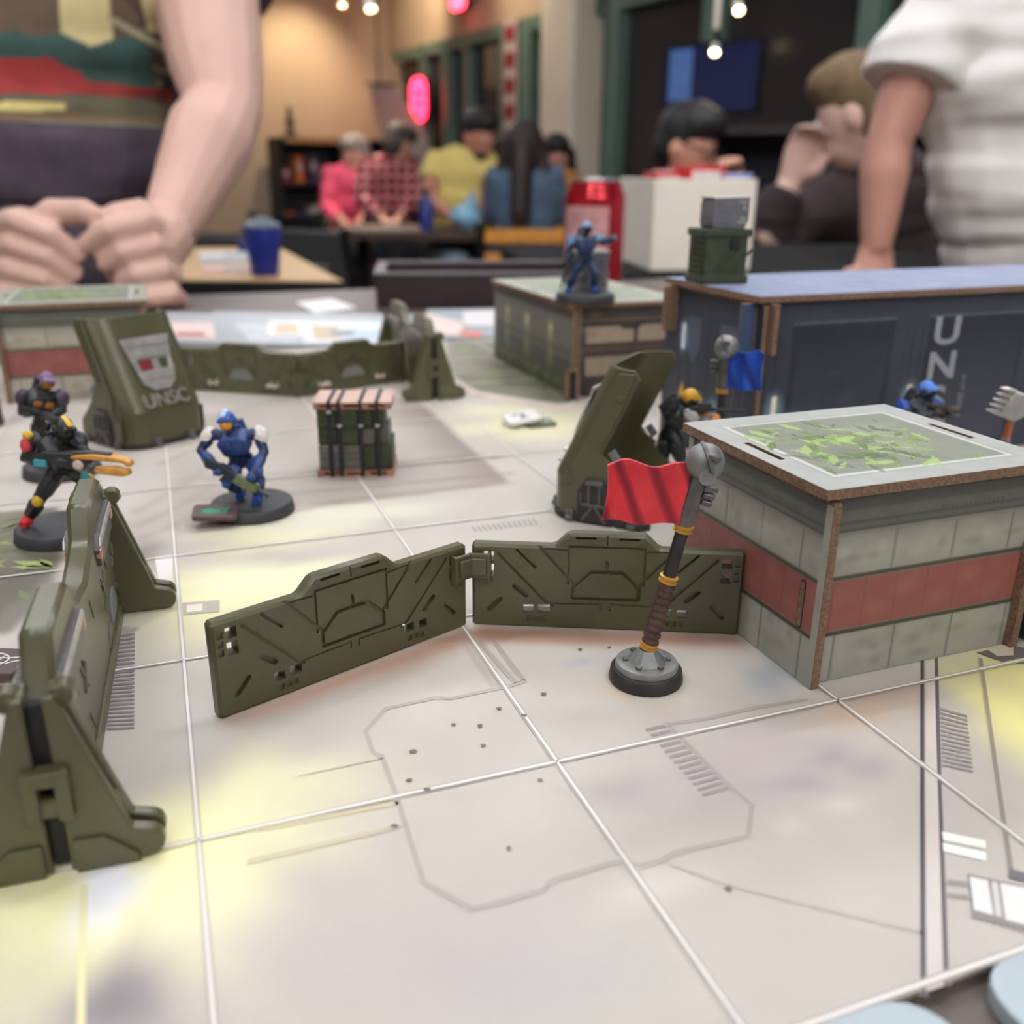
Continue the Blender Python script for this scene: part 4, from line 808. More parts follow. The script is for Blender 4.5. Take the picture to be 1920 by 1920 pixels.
def lid_cont(f, X, Y):
    r = random.Random(4)
    f.rect(-X + .2, -Y + .2, X - .2, Y - .2, (120, 130, 158), .9); f.rect(-X + 5, -Y + 5, X - 5, Y - 5, (132, 142, 170), .8)
    for k in range(9): u = -X + 14 + k * 24; f.rect(u, -Y + 6, u + 1.0, Y - 6, (96, 104, 130), .7); f.k -= 1
    f.k = 8
    for _ in range(40): f.glow(r.uniform(-X, X), r.uniform(-Y, Y), r.uniform(4, 14), r.uniform(3, 9), r.choice([(170, 176, 196), (92, 98, 124), (150, 146, 170)]), .35); f.k -= 1
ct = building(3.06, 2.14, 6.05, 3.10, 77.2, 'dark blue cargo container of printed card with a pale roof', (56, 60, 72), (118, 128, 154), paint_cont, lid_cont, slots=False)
ct.name = 'card_container'
CW, CD = (6.05 - 3.06) * CELL * 1000, (3.10 - 2.14) * CELL * 1000
def vword(word, u, v, size, step, col, par):
    for k, chx in enumerate(word):
        tm = text_mesh(chx, size, .02, bold=.45); tm.transform(face_m(0, CW, CD) @ Matrix.Translation((u, v - k * step, .45)) @ Matrix.Diagonal((1.3, 1, 1, 1))); tm.transform(Matrix.Scale(.001, 4)); link('printed_letter', tm, mat('faded white ink', (142, 146, 152), .6), par, smooth=False)
vword('UNSC', 47 + 52, 58, 17, 15.6, 0, ct)
tm = text_mesh('0117 2259 SP', 3.6, .02); tm.transform(face_m(0, CW, CD) @ Matrix.Translation((47 + 66, 28, .45)) @ Matrix.Rotation(-pi / 2, 4, 'Z')); tm.transform(Matrix.Scale(.001, 4)); link('printed_code', tm, mat('faded white ink', (142, 146, 152), .6), ct, smooth=False)
# hooked corner tabs of the container
for (x, y, ax) in ((-CW / 2 - 2.4, -CD / 2 + 5, 0), (-CW / 2 - 2.4, CD / 2 - 5, 0), (-CW / 2 + 4.0, -CD / 2 - 2.0, 1)):
    b = MB(.001)
    if ax == 0: b.box((x - 1.5 + .3, y - 2, 64), (7.4, 2.3, 20.5))
    else: b.box((x, y - 1.0, 64), (2.3, 6.4, 20.5))
    b.build('corner_tab', M_mdf, ct, bevel=.0003)
b = MB(.001); b.box((-CW / 2 - 4.6, -CD / 2 + 1.7, 64), (7.0, .3, 20)); b.build('tab_print', mat('blue tab print', (58, 74, 104), .6), ct)
# ---- brown bunker
def paint_brown(f, side, ln, hz):
    r = random.Random(side + 21)
    f.rect(0, hz - 7, ln, hz, (58, 54, 50), .9)
    if side in (0, 2):
        f.rect(0, 0.3, ln, hz - 8, (66, 56, 54), .95); f.rect(0, 0, 6, hz, (118, 104, 92), .95)
        for v0, v1 in ((31, 40.5), (12, 23)):
            f.rect(9, v0, ln * .56, v1, (152, 136, 118), .95); f.rect(ln * .6, v0, ln - 3, v1, (152, 136, 118), .95)
        f.rect(6, 41, ln, 43.2, (44, 40, 40), .9); f.poly([(ln * .42, 40.6), (ln * .46, 38.4), (ln * .6, 38.4), (ln * .64, 40.6)], (48, 44, 44), 1); f.rect(6, 26, ln, 28.5, (96, 80, 74), .8)
    else:
        f.rect(0, .3, ln, hz - 6, (104, 102, 92), .9); f.rect(ln * .04, 8, ln, 22, (68, 70, 60), .8); f.rect(0, 23, ln, 28, (86, 84, 78), .9); f.rect(0, .3, ln, 7, (64, 70, 48), .8)
        for u in (ln * .18, ln * .46, ln * .76): f.glow(u, 34, 8, 10, (190, 192, 140), .5); f.glow(u, 20, 8, 12, (160, 164, 116), .4); f.rect(u - 1.6, 34, u + 1.6, 41, (216, 214, 176), .9); f.rect(u - 1, 38, u + 1, 42, (60, 58, 54), .9)
        leaves(f, ln * .5, 5, ln * .5, 5, 40, 9, [(74, 86, 48), (104, 116, 64), (60, 72, 44), (130, 140, 80)], 3.6)
    for _ in range(16): f.glow(r.uniform(0, ln), r.uniform(2, hz), r.uniform(3, 8), r.uniform(2, 5), r.choice([(80, 72, 66), (130, 118, 104), (70, 74, 56)]), .35); f.k -= 1
def lid_brown(f, X, Y):
    for m_, c in ((5, (150, 150, 140)), (7, (196, 196, 184)), (8.4, (140, 146, 130))): f.rect(-X + m_, -Y + m_, X - m_, Y - m_, c, .9)
    f.k = 8; leaves(f, 0, 4, X * .7, Y * .7, 46, 15, [(120, 148, 92), (152, 176, 124), (100, 124, 80), (176, 190, 160)], 5)
building(2.925, 4.29, 3.85, 6.0, 54, 'brown mossy bunker of printed card at the back, behind the right shell', (110, 100, 90), (176, 176, 164), paint_brown, lid_brown)
# low peg frame at the foot of the bunker
o = tag(empty('card_gate', G(2.90, 4.22), MAT), 'small brown card frame at the foot of the mossy bunker', 'frame')
b = MB(.001)
b.box((-2.6, 0, 9), (2, 4, 18)); b.box((3.6, 0, 9), (2, 4, 18)); b.box((.5, 0, 17.2), (8.2, 4, 1.8)); b.build('frame', M_mdf, o, bevel=.0002)
b = MB(.001); b.box((.5, 1.2, 8.2), (4.1, 1.2, 16.2)); b.build('infill', mat('dark slate card', (44, 46, 52), .6), o)
# dark neighbour just right of the striped block
def paint_dark(f, side, ln, hz):
    f.rect(0, .3, ln, hz, (52, 62, 58), .9); f.rect(0, 10, ln, 12, (80, 92, 86), .8); f.rect(0, .3, ln, 6, (60, 76, 72), .7)
def lid_plain(f, X, Y): f.rect(-X + 4, -Y + 4, X - 4, Y - 4, (150, 152, 146), .9)
building(2.93, -.02, 3.83, .80, 33, 'dark green card block mostly outside the right edge', (52, 62, 58), (160, 162, 156), paint_dark, lid_plain, over=.2)
# ================================================================== tokens, cards, boards
M_tok = mat('dark brown token', (84, 68, 66), .5, var=.08, scale=200)
M_tokw = mat('white token', (232, 228, 226), .45, var=.03); M_tokg = mat('olive token', (96, 104, 84), .5)
def token(loc, w_, d_, rot, m, label, t=2.0, r=2.6, cut=0):
    o = tag(empty('token', loc, 0, rot=rot), label, 'token')
    P = rrect(-w_ / 2, -d_ / 2, w_ / 2, d_ / 2, r, 4) if not cut else [(-w_ / 2 + cut, -d_ / 2), (w_ / 2 - cut, -d_ / 2), (w_ / 2, -d_ / 2 + cut), (w_ / 2, d_ / 2), (-w_ / 2 + cut, d_ / 2), (-w_ / 2, d_ / 2 - cut)]
    b = MB(.001); b.prism(P, 0, t); tl = b.build('tile', m, o, bevel=.0003)
    return o, t
def mark(o, t, shapes, col):
    b = MB(.001)
    for P in shapes: b.prism(P, t, t + .06)
    return b.build('printed_mark', mat('ink %d %d %d' % col, col, .5), o, smooth=False)
BASEZ = 0.0046
c0 = G(.20, 2.36)
o, t = token(V((c0.x, c0.y, .0036)), 16, 12.5, (radians(3), radians(3.4), MAT - .12), M_tok, 'brown token with a green mark leaning on the blue figure base', 2.0, 2.2)
mark(o, t, [[(-5, -1.5), (-2.5, -3), (2.2, -2.2), (1.6, .6), (-2, 1.6), (-4.2, .8)], bar((3.0, -2.6), (4.6, 2.8), 1.4), bar((1.6, .2), (3.2, 2.4), 1.3)], (34, 146, 108))
o, t = token(at(978, 797, 0) + V((0, 0, .0030)), 17.5, 14, (radians(5), radians(-7), .28), M_tokw, 'white token with a dark squiggle propped on an olive token', 2.0, 1.5)
mark(o, t, [bar((-3.6, 3.0), (1.4, 2.6), 1.6), bar((1.4, 3.2), (1.0, -1.4), 1.6), bar((1.2, -1.4), (-1.6, -3.2), 1.5), bar((-1.6, -3.4), (3.6, -3.4), 1.2), bar((-4.2, 1.6), (-3.2, 4.0), 1.2)], (104, 98, 100))
o, t = token(at(1012, 797, 0), 15, 12, (0, 0, .35), M_tokg, 'olive token lying half under the white token', 2.0, 1.5)
mark(o, t, [bar((2.5, -2), (5, 2), 1.2), bar((4, -3), (6, 0), .8)], (190, 192, 180))
o, t = token(G(-.66, 1.17), 26, 13, (0, 0, MAT - .42), M_tok, 'dark token with a white globe mark at the left edge', 3.0, .8)
S = []
for k in range(20): a, e = 2 * pi * k / 20, 2 * pi * (k + 1) / 20; S.append(bar((3 + 5 * cos(a), 3.6 * sin(a)), (3 + 5 * cos(e), 3.6 * sin(e)), .55, .1))
for x in (.6, 3, 5.4): S.append(bar((x, -3.2), (x + .6, 3.2), .4))
for y in (-1.3, 1.3): S.append(bar((-1.4, y), (7.4, y), .4))
for a, e in (((7.8, 1.4), (10.6, 2.0)), ((10.6, 2.0), (11.6, .4)), ((11.6, .4), (9.4, -.6)), ((9.4, -.6), (8.4, -1.8))): S.append(bar(a, e, .5, .1))
mark(o, t, S, (236, 234, 232))
o = tag(empty('maroon_screen', G(-1.06, 4.76), MAT), 'dark maroon board standing at the far left edge', 'board')
b = MB(.001); b.box((-3, 0, 12), (14, 3, 24)); b.build('board', mat('dark maroon card', (66, 44, 48), .5), o, bevel=.0003); b = MB(.001); b.box((-3, 1.2, .8), (14, 6, 1.6)); b.build('foot', M_mdf, o, bevel=.0002)
# ---- player boards and cards lined up behind the mat
M_pb = mat('pale grey player board', (170, 176, 182), .4, var=.05, scale=40); M_pbe = mat('slate board rim', (92, 94, 102), .5)
def wpoly(name, pxs, z, t, m, label, cat, group=None, marks=()):
    P = [at(px, py, z) for px, py in pxs]; c = sum(P, V()) / len(P); c.z = z
    o = tag(empty(name, c), label, cat, group); b = MB(); b.prism([(p.x - c.x, p.y - c.y) for p in P], 0, t); b.build('sheet', m, o, bevel=.0003)
    for k, (mp, col) in enumerate(marks):
        b = MB(); Q = [at(px, py, z + t) for px, py in mp]; b.prism([(p.x - c.x, p.y - c.y) for p in Q], t, t + .00008 * (k + 1)); b.build('printed_field', mat('ink %d %d %d' % col, col, .5), o, smooth=False)
    return o
TZ = -0.0025
wpoly('player_board', [(395, 652), (800, 658), (780, 598), (400, 592)], TZ, .004, M_pb, 'pale grey player board behind the rear barrier', 'board', None,
      [([(470, 641), (560, 641), (545, 608), (440, 606)], (196, 202, 206)), ([(570, 643), (780, 645), (770, 602), (545, 600)], (222, 226, 230)), ([(590, 636), (640, 636), (635, 612), (585, 611)], (196, 178, 150)), ([(640, 640), (750, 641), (745, 620), (640, 618)], (186, 204, 222)), ([(620, 630), (665, 630), (662, 620), (620, 620)], (150, 150, 156))])
wpoly('player_board', [(300, 648), (398, 652), (400, 596), (310, 592)], TZ, .004, M_pb, 'pale board with a pink card beside the emblem shell', 'board')
wpoly('player_board', [(800, 644), (945, 640), (960, 585), (800, 588)], TZ, .004, M_pb, 'pale board with red printing left of the brown bunker', 'board', None, [([(850, 628), (900, 634), (905, 624), (860, 619)], (206, 120, 106))])
M_card = mat('white card stock', (236, 232, 232), .4, var=.02); M_cardp = mat('pinkish card stock', (234, 214, 210), .4, var=.04)
wpoly('game_card', [(305, 634), (405, 636), (400, 606), (312, 604)], TZ + .0042, .0008, M_cardp, 'pink and white card on the left player board', 'card', 'cards behind the mat', [([(330, 630), (385, 631), (382, 624), (332, 623)], (170, 96, 92))])
wpoly('game_card', [(500, 631), (585, 634), (580, 603), (505, 601)], TZ + .0045, .0008, M_card, 'white card on the middle player board', 'card', 'cards behind the mat', [([(515, 625), (560, 626), (558, 608), (518, 607)], (214, 190, 160))])
wpoly('game_card', [(775, 622), (860, 632), (875, 607), (800, 588)], TZ + .0045, .0008, M_cardp, 'pale pink card lying askew behind the tall rear barrier', 'card', 'cards behind the mat')
wpoly('game_card', [(868, 612), (930, 612), (930, 583), (868, 585)], TZ + .0045, .0008, M_card, 'white card left of the brown bunker', 'card', 'cards behind the mat')
wpoly('game_card', [(556, 568), (622, 561), (668, 578), (590, 588)], TZ, .0008, M_card, 'loose white card lying on the bare table', 'card', 'cards behind the mat')
# ---- strapped pallet of supply crates
M_wood = mat('pinkish brown pallet', (150, 108, 92), .7, var=.2, scale=240); M_woodT = mat('pale pallet board', (196, 166, 152), .6, var=.08, scale=160)
M_crate = mat('olive crate paint', (54, 62, 42), .55, var=.22, scale=220); M_crateG = mat('grey crate paint', (92, 90, 84), .55, var=.2, scale=220)
def pallet(loc, rz, label):
    o = tag(empty('pallet_stack', loc, rz), label, 'pallet')
    for z, nm in ((0, 'bottom_pallet'), (32.2, 'top_pallet')):
        b = MB(.001); b.box((0, 0, z + 2.6), (32, 24, .8)); b.box((0, 0, z + .4), (32, 24, .8))
        for x in (-14.5, -5, 5, 14.5): b.box((x, 0, z + 1.5), (2.4, 24, 1.6))
        p = b.build(nm, M_wood, o, bevel=.0002)
        if z: b = MB(.001); b.box((0, 0, z + 3.15), (32.4, 24.2, .5)); b.build('deck', M_woodT, p, bevel=.0001)
    r = random.Random(3)
    rows = [(3.1, 12, [(-15, -6, 1), (-6, 3, 1), (3, 9, 0), (9, 15.6, 0)]), (15.2, 7.4, [(-15, -7, 0), (-7, 2, 0), (2, 8.6, 1), (8.6, 14.2, 1)]), (22.7, 9.4, [(-15, -7, 0), (-7, 2, 0), (2, 8, 0), (8, 12.6, 0)])]
    for z, h_, cs in rows:
        for (x0, x1, g_) in cs:
            b = MB(.001); dy = r.uniform(-.6, .6); b.box(((x0 + x1) / 2, dy, z + h_ / 2), (x1 - x0 - .3, 21.5, h_ - .2)); cr = b.build('crate', M_crateG if g_ else M_crate, o, bevel=.0004)
            b = MB(.001)
            for k in range(3): b.box(((x0 + x1) / 2, dy - 10.9, z + h_ * (.25 + .25 * k)), (x1 - x0 - 1.6, .7, h_ * .13))
            for k in range(2): b.box((x0 + (x1 - x0) * (.3 + .4 * k), dy - 10.9, z + h_ / 2), (.9, .9, h_ * .86))
            b.build('rib', M_crateG if g_ else M_crate, cr, bevel=.0002)
    for x in (-9.6, -5.6, 3.2, 10.0):
        b = MB(.001); w_ = 1.7
        b.box((x, -11.7, 17.8), (w_, .8, 36)); b.box((x, 11.9, 17.8), (w_, .8, 36)); b.box((x, 0, 35.9), (w_, 24.4, .5)); st = b.build('strap', M_blk, o, bevel=.0002)
        b = MB(.001); b.ell((x, -12.3, 31 if x < -8 else 24.6), (1.2, .7, .9), n=10, k=6); b.build('buckle', M_silver, st)
    return o
pl_ = pallet(G(1.035, 3.03), MAT - .30, 'strapped stack of olive supply crates between two pallets'); pl_.scale = (1.02, 1, .92)
# ---- crates on the container roof, silver stack on the bunker
RZ_ = .0774
o = tag(empty('supply_crate', G(3.185, 2.80, RZ_), MAT - .1), 'olive ribbed supply crate on the container roof', 'crate')
b = MB(.001); b.box((0, 0, 11.5), (20.5, 17, 21)); bd = b.build('body', M_crate, o, bevel=.0006)
for z in (1.8, 21.6):
    b = MB(.001); b.box((0, 0, z), (22.4, 18.6, 3.4)); b.build('rim', M_crate, o, bevel=.0005)
for k in range(5):
    b = MB(.001); b.box((-1.5 + k * 2.3, -8.8, 10 + (k % 2) * 1.0), (1.0, .9, 12), (0, .75, 0)); b.build('brace', M_crate, bd, bevel=.0002)
for k in range(6):
    b = MB(.001); b.box((-10.5, 0, 5 + k * 2.6), (.9, 14, 1.1)); b.build('rib', M_crate, bd, bevel=.0002)
b = MB(.001); b.box((3.6, -9.1, 16.6), (4.6, .8, 5)); b.build('vent', M_blk, bd, bevel=.0002)
o = tag(empty('steel_case', G(3.205, 2.79, RZ_ + .0233), MAT - .1), 'small steel grey case on top of the olive crate', 'case')
M_case = mat('steel case paint', (112, 112, 118), .4, metal=.35, var=.12, scale=200)
b = MB(.001); b.prism([(-8, 0), (6.8, 0), (8.6, 3.4), (8.6, 12.6), (-8, 12.6), (-8.8, 10), (-8.8, 2)], -6.5, 6.5, 'y'); bd = b.build('body', M_case, o, bevel=.0005)
for k in range(4):
    b = MB(.001); b.box((-3.5, -6.6, 3 + k * 2.4), (5.5, .5, .7)); b.build('rib', M_case, bd, bevel=.0001)
for (x, z, w_, h_) in ((5, 11, 4, .8), (6, 8.6, 1.4, 2.2), (5.4, 4.4, 2.8, .9), (5, 2.8, 4.6, .8)):
    b = MB(.001); b.box((x, -6.7, z), (w_, .6, h_)); b.build('fitting', M_silver, bd, bevel=.0001)
b = MB(.001); b.box((0, 0, 13.0), (17.8, 13.6, .9)); b.build('lid', M_silver, o, bevel=.0003)
o = tag(empty('steel_crate_stack', G(3.21, 4.62, .0542), MAT + .05), 'steel grey slatted crate behind the figure on the bunker', 'crate')
for k in range(5):
    b = MB(.001); b.box((0, 0, 2.6 + k * 5.1), (18 - (k % 2) * .8, 15, 4.6)); b.build('tray', M_case, o, bevel=.0007)
b = MB(.001); b.box((0, 0, 26.1), (18.4, 15.4, 1.2)); b.build('lid', M_silver, o, bevel=.0004)
# ================================================================== painted miniatures
def col_m(c, rough=.45, metal=0.0): return mat('miniature paint %d %d %d' % c, c, rough, metal, var=.2, scale=420, spec=.5)
def soldier(loc, J, pal, label, br=15.8, gun=None, face=(0, -1, 0), bh=4.6, pack=True, extras=None, base=True, pads=1.0, lift=0.0):
    """J: joint positions in millimetres above the base centre; pal: paint for each kind of piece"""
    o = tag(empty('toy_soldier', loc), label, 'miniature', 'painted soldier miniatures')
    J = {k: V(v) + V((0, 0, lift * min(1, max(0, (v[2] - 6) / 16)))) for k, v in J.items()}; f = V(face).normalized()
    if base:
        b = MB(.001); b.lathe([(br, 0), (br + .15, .4), (br - .5, bh - .5), (br - .9, bh - .1), (br - 1.4, bh)], 44); b.build('base', M_base, o)
    b = MB()
    b.tube([J['pel'] + V((0, 0, -1)), J['pel'].lerp(J['che'], .5), J['che'], J['che'] + (J['hd'] - J['che']) * .45], [3.4, 3.6, 4.9, 2.4], 12)
    b.ell(J['pel'], (4.2, 3.4, 3.0)); b.tube([J['che'] + (J['hd'] - J['che']) * .3, J['hd']], [2.0, 1.8], 8)
    for s in 'lr':
        b.tube([J['che'].lerp(J[s + 's'], .5), J[s + 's'], J[s + 's'].lerp(J[s + 'e'], .5), J[s + 'e'], J[s + 'e'].lerp(J[s + 'h'], .5), J[s + 'h']], [2.4, 2.5, 2.2, 1.9, 2.0, 1.5], 10)
        b.ell(J[s + 'h'], (1.7, 1.6, 1.6), n=8, k=6)
        b.tube([J['pel'], J[s + 'hip'], J[s + 'hip'].lerp(J[s + 'k'], .5), J[s + 'k'], J[s + 'k'].lerp(J[s + 'a'], .45), J[s + 'a']], [2.8, 3.1, 2.9, 2.3, 2.4, 1.7], 10)
        b.tube([J[s + 'a'], J[s + 'a'].lerp(J[s + 't'], .4) + V((0, 0, -.6)), J[s + 't']], [1.8, 1.8, 1.3], 10)
    me = fuse(b, .5, 2, 'figure'); me.transform(Matrix.Scale(.001, 4)); link('figure', me, col_m(pal['body']), o, ang=50)
    def plate(nm, a, e, r0, r1, c, n=7, t0=.15, t1=.85, par=None, off=None):
        a, e = J[a] if isinstance(a, str) else V(a), J[e] if isinstance(e, str) else V(e)
        if off: a = a + V(off); e = e + V(off)
        d = e - a; m_ = MB(.001); m_.tube([a + d * t0, a + d * (t0 + .12), a + d * (t1 - .12), a + d * t1], [r0 * .82, r0, r1, r1 * .82], n); return m_.build(nm, col_m(c), par or o, ang=22)
    for s in 'lr':
        plate('thigh_plate', s + 'hip', s + 'k', 3.45, 2.9, pal.get('thigh_' + s, pal['armor'])); plate('shin_guard', s + 'k', s + 'a', 2.9, 2.4, pal.get('shin_' + s, pal['armor']), t0=.2, t1=.95)
        kd = ((J[s + 'k'] - J[s + 'hip']).normalized() + (J[s + 'k'] - J[s + 'a']).normalized())
        kd = kd.normalized() if kd.length > .2 else f
        m_ = MB(.001); m_.ell(J[s + 'k'] + kd * 1.2, (2.0, 2.0, 2.2), n=8, k=6); m_.build('knee_pad', col_m(pal['knee']), o, ang=22)
        plate('forearm_guard', s + 'e', s + 'h', 2.3, 1.9, pal.get('fore_' + s, pal['armor']), t0=.2, t1=.8)
        d = (J[s + 'e'] - J[s + 's']).normalized(); out = (J[s + 's'] - J['che']); out.z = 0; out = out.normalized()
        if pads:
            q_ = d.to_track_quat('-Z', 'Y'); m_ = MB(.001); m_.m = Matrix.Translation(J[s + 's'] + out * .9 * pads + d * 1.0) @ q_.to_matrix().to_4x4(); m_.ell((0, 0, 0), (2.9 * pads, 3.0 * pads, 3.9 * pads), n=8, k=7); m_.build('shoulder_pad', col_m(pal['pad']), o, ang=24)
        m_ = MB(.001); a_, t_ = J[s + 'a'], J[s + 't']; m_.tube([a_ + V((0, 0, 1.2)), a_, a_.lerp(t_, .5) + V((0, 0, -.5)), t_], [2.0, 2.1, 2.0, 1.5], 9); m_.build('boot', col_m(pal.get('boot_' + s, pal['boot'])), o, ang=28)
        m_ = MB(.001); h_ = J[s + 'h']; m_.ell(h_, (1.9, 1.8, 1.8), n=8, k=6)
        for k in range(4): m_.tube([h_ + V((-1.2 + k * .8, -.6, .6)), h_ + V((-1.2 + k * .8, -1.9, .2)), h_ + V((-1.2 + k * .8, -1.7, -.9))], .48, 6)
        m_.build('glove', col_m(pal.get('hand', pal['armor'])), o, ang=40)
    up = (J['hd'] - J['che']).normalized(); rt = f.cross(up).normalized(); fw = up.cross(rt).normalized()
    B = Matrix((rt, -fw, up)).transposed().to_4x4()      # local x right, -y forward, z up the spine
    m_ = MB(.001); m_.m = Matrix.Translation(J['che']) @ B; m_.prism([(-4.7, -4.4), (4.7, -4.4), (6.0, 1.4), (3.4, 3.6), (-3.4, 3.6), (-6.0, 1.4)], -5.0, 2.8, 'y'); ch = m_.build('chest_plate', col_m(pal['armor']), o, bevel=.0009)
    m_ = MB(.001); m_.m = Matrix.Translation(J['che']) @ B
    for x in (-2.3, 2.3): m_.box((x, -5.0, .4), (3.2, .9, 3.0))
    m_.build('chest_panel', col_m(pal.get('panel', pal['armor'])), ch, bevel=.0004)
    if pack:
        m_ = MB(.001); m_.m = Matrix.Translation(J['che']) @ B; m_.box((0, 4.2, .8), (6.4, 3.6, 7.0)); m_.box((2.2, 5.0, 5.0), (1.9, 2.4, 4.2)); m_.box((-2.2, 5.0, 4.2), (1.9, 2.4, 2.6)); m_.build('backpack', col_m(pal['armor']), o, bevel=.0006)
    m_ = MB(.001); m_.m = Matrix.Translation(J['pel']) @ B
    for k in range(5): a = pi * (1.15 + .175 * k * 1.0); m_.box((4.5 * cos(a) * .95, 3.8 * sin(a), 1.6), (1.5, 1.3, 2.1), (0, 0, a))
    m_.build('belt_pouches', col_m(pal.get('pouch', pal['armor'])), o, bevel=.0003)
    H_ = Matrix.Translation(J['hd']) @ B
    m_ = MB(.001); m_.m = H_; m_.ell((0, .2, .3), (3.0, 3.5, 3.4), n=14, k=10); hm = m_.build('helmet', col_m(pal['helmet']), o, ang=45)
    m_ = MB(.001); m_.m = H_; m_.prism([(-2.6, 1.5), (2.6, 1.5), (2.0, 2.7), (-2.0, 2.7)], -3.7, -1.5, 'y'); m_.build('brow', col_m(pal['helmet']), hm, bevel=.0003)
    m_ = MB(.001); m_.m = H_; m_.ell((0, -1.9, -.6), (2.5, 2.4, 2.3), n=12, k=8); m_.build('visor', mat('visor %d %d %d' % pal['visor'], pal['visor'], .22, .5, var=.1, scale=200), hm)
    m_ = MB(.001); m_.m = H_
    for x in (-2.9, 2.9): m_.box((x, .2, -.6), (1.0, 2.4, 2.4))
    m_.box((0, -1.6, -2.8), (2.6, 2.4, 1.1)); m_.build('jaw_guard', col_m(pal['armor']), hm, bevel=.0004)
    if 'crest' in pal:
        m_ = MB(.001); m_.m = H_; m_.prism([(-1.1, -3.1), (1.1, -3.1), (.9, 2.4), (-.9, 2.4)], 2.9, 3.75); m_.build('helmet_stripe', col_m(pal['crest']), hm, bevel=.0004)
    if gun: gun(o)
    if extras: extras(o, J, B)
    return o
def rifle(a, e, style='carbine', c1=(40, 42, 46), c2=None, up=(0, 0, 1)):
    a, e = V(a), V(e)
    def fn(o):
        x = (e - a); L = x.length; x.normalize(); z = V(up); z = (z - x * z.dot(x)).normalized(); y = z.cross(x)
        B = Matrix.Translation(a) @ Matrix((x, y, z)).transposed().to_4x4()
        g = empty('weapon', (0, 0, 0)); g.parent = o
        bpy.data.objects.remove(g)
        k = L / 25.0
        c2_ = c2 or c1
        def part(nm, c, fnb, par=None, bv=.0003):
            m_ = MB(.001); m_.m = B @ Matrix.Scale(k, 4); fnb(m_); return m_.build(nm, col_m(c, .4, .2), par or o, bevel=bv)
        if style == 'carbine':
            r = part('rifle', c1, lambda m: (m.prism([(0, -1.6), (1.2, -2.6), (6.5, -1.3), (14, -1.3), (14, 1.3), (5, 1.5), (0, .8)], -.9, .9, 'y'), m.box((8.2, 0, -2.8), (1.5, 1.1, 3.2), (0, .3, 0)), m.box((7.4, 0, 2.0), (4.2, .8, .7))))
            part('fore_end', c2_, lambda m: (m.prism([(11.5, -1.9), (19.5, -1.7), (20.6, -.6), (20.6, 1.3), (12, 1.7)], -1.25, 1.25, 'y'), m.box((19.6, 0, 1.8), (1.6, 1.6, 1.0)), m.box((16, 0, -2.4), (1.2, 1.0, 1.6))), r)
            part('barrel', (58, 62, 70), lambda m: m.tube([(20, 0, .3), (25, 0, .3)], .8, 9), r)
        elif style == 'sniper':
            r = part('rifle', c1, lambda m: (m.prism([(0, -1.8), (4, -1.2), (11, -1.2), (11, 1.0), (3, 1.1), (0, .9)], -.9, .9, 'y'), m.box((6, 0, -1.6), (1.0, .8, 1.8))))
            part('barrel', c1, lambda m: (m.tube([(9, 0, .1), (25, 0, .1)], .75, 8), m.tube([(22.6, 0, .1), (25, 0, .1)], 1.05, 8)), r)
            part('scope', c1, lambda m: m.tube([(3, 0, 1.9), (9.5, 0, 1.9)], .95, 8), r); part('bipod', c1, lambda m: (m.tube([(12, .2, 0), (12.6, 1.2, -2)], .3, 6), m.tube([(12, -.2, 0), (12.6, -1.2, -2)], .3, 6)), r)
        elif style == 'beak':
            r = part('rifle', c1, lambda m: (m.prism([(-3, -.5), (2, -2.2), (9, -3.4), (12, -2.6), (13, .4), (8, 1.6), (0, 1.2)], -1.3, 1.3, 'y'), m.ell((5, -1.2, -1.4), (2.4, .8, 1.6))))
            part('upper_blade', c2_, lambda m: m.prism([(8, 1.0), (14, 1.9), (21, 1.7), (24.4, .5), (25, -.9), (23.6, -1.0), (22.6, .0), (16, .1), (8, -.1)], -1.6, 1.6, 'y'), r, .0005)
            part('lower_blade', c2_, lambda m: m.prism([(14, -2.2), (20, -1.5), (24, -2.1), (24.3, -3.5), (22, -4.2), (14.5, -3.8)], -1.2, 1.2, 'y'), r, .0005)
            part('top_cover', (58, 58, 62), lambda m: m.prism([(5, 1.5), (12, 2.5), (19, 2.3), (19, 1.7), (12, 1.7), (6, .9)], -1.0, 1.0, 'y'), r)
            part('power_cell', (52, 150, 164), lambda m: m.box((-.6, -1.4, -1.9), (3.6, 1.0, 2.0)), r); part('power_cell', (200, 178, 170), lambda m: m.ell((10, -1.4, -1.6), (1.6, .5, 1.5)), r)
    return fn
BL = (34, 62, 120); BL2 = (44, 82, 160); BK = (30, 30, 33); YL = (204, 164, 44); WH = (226, 220, 214)
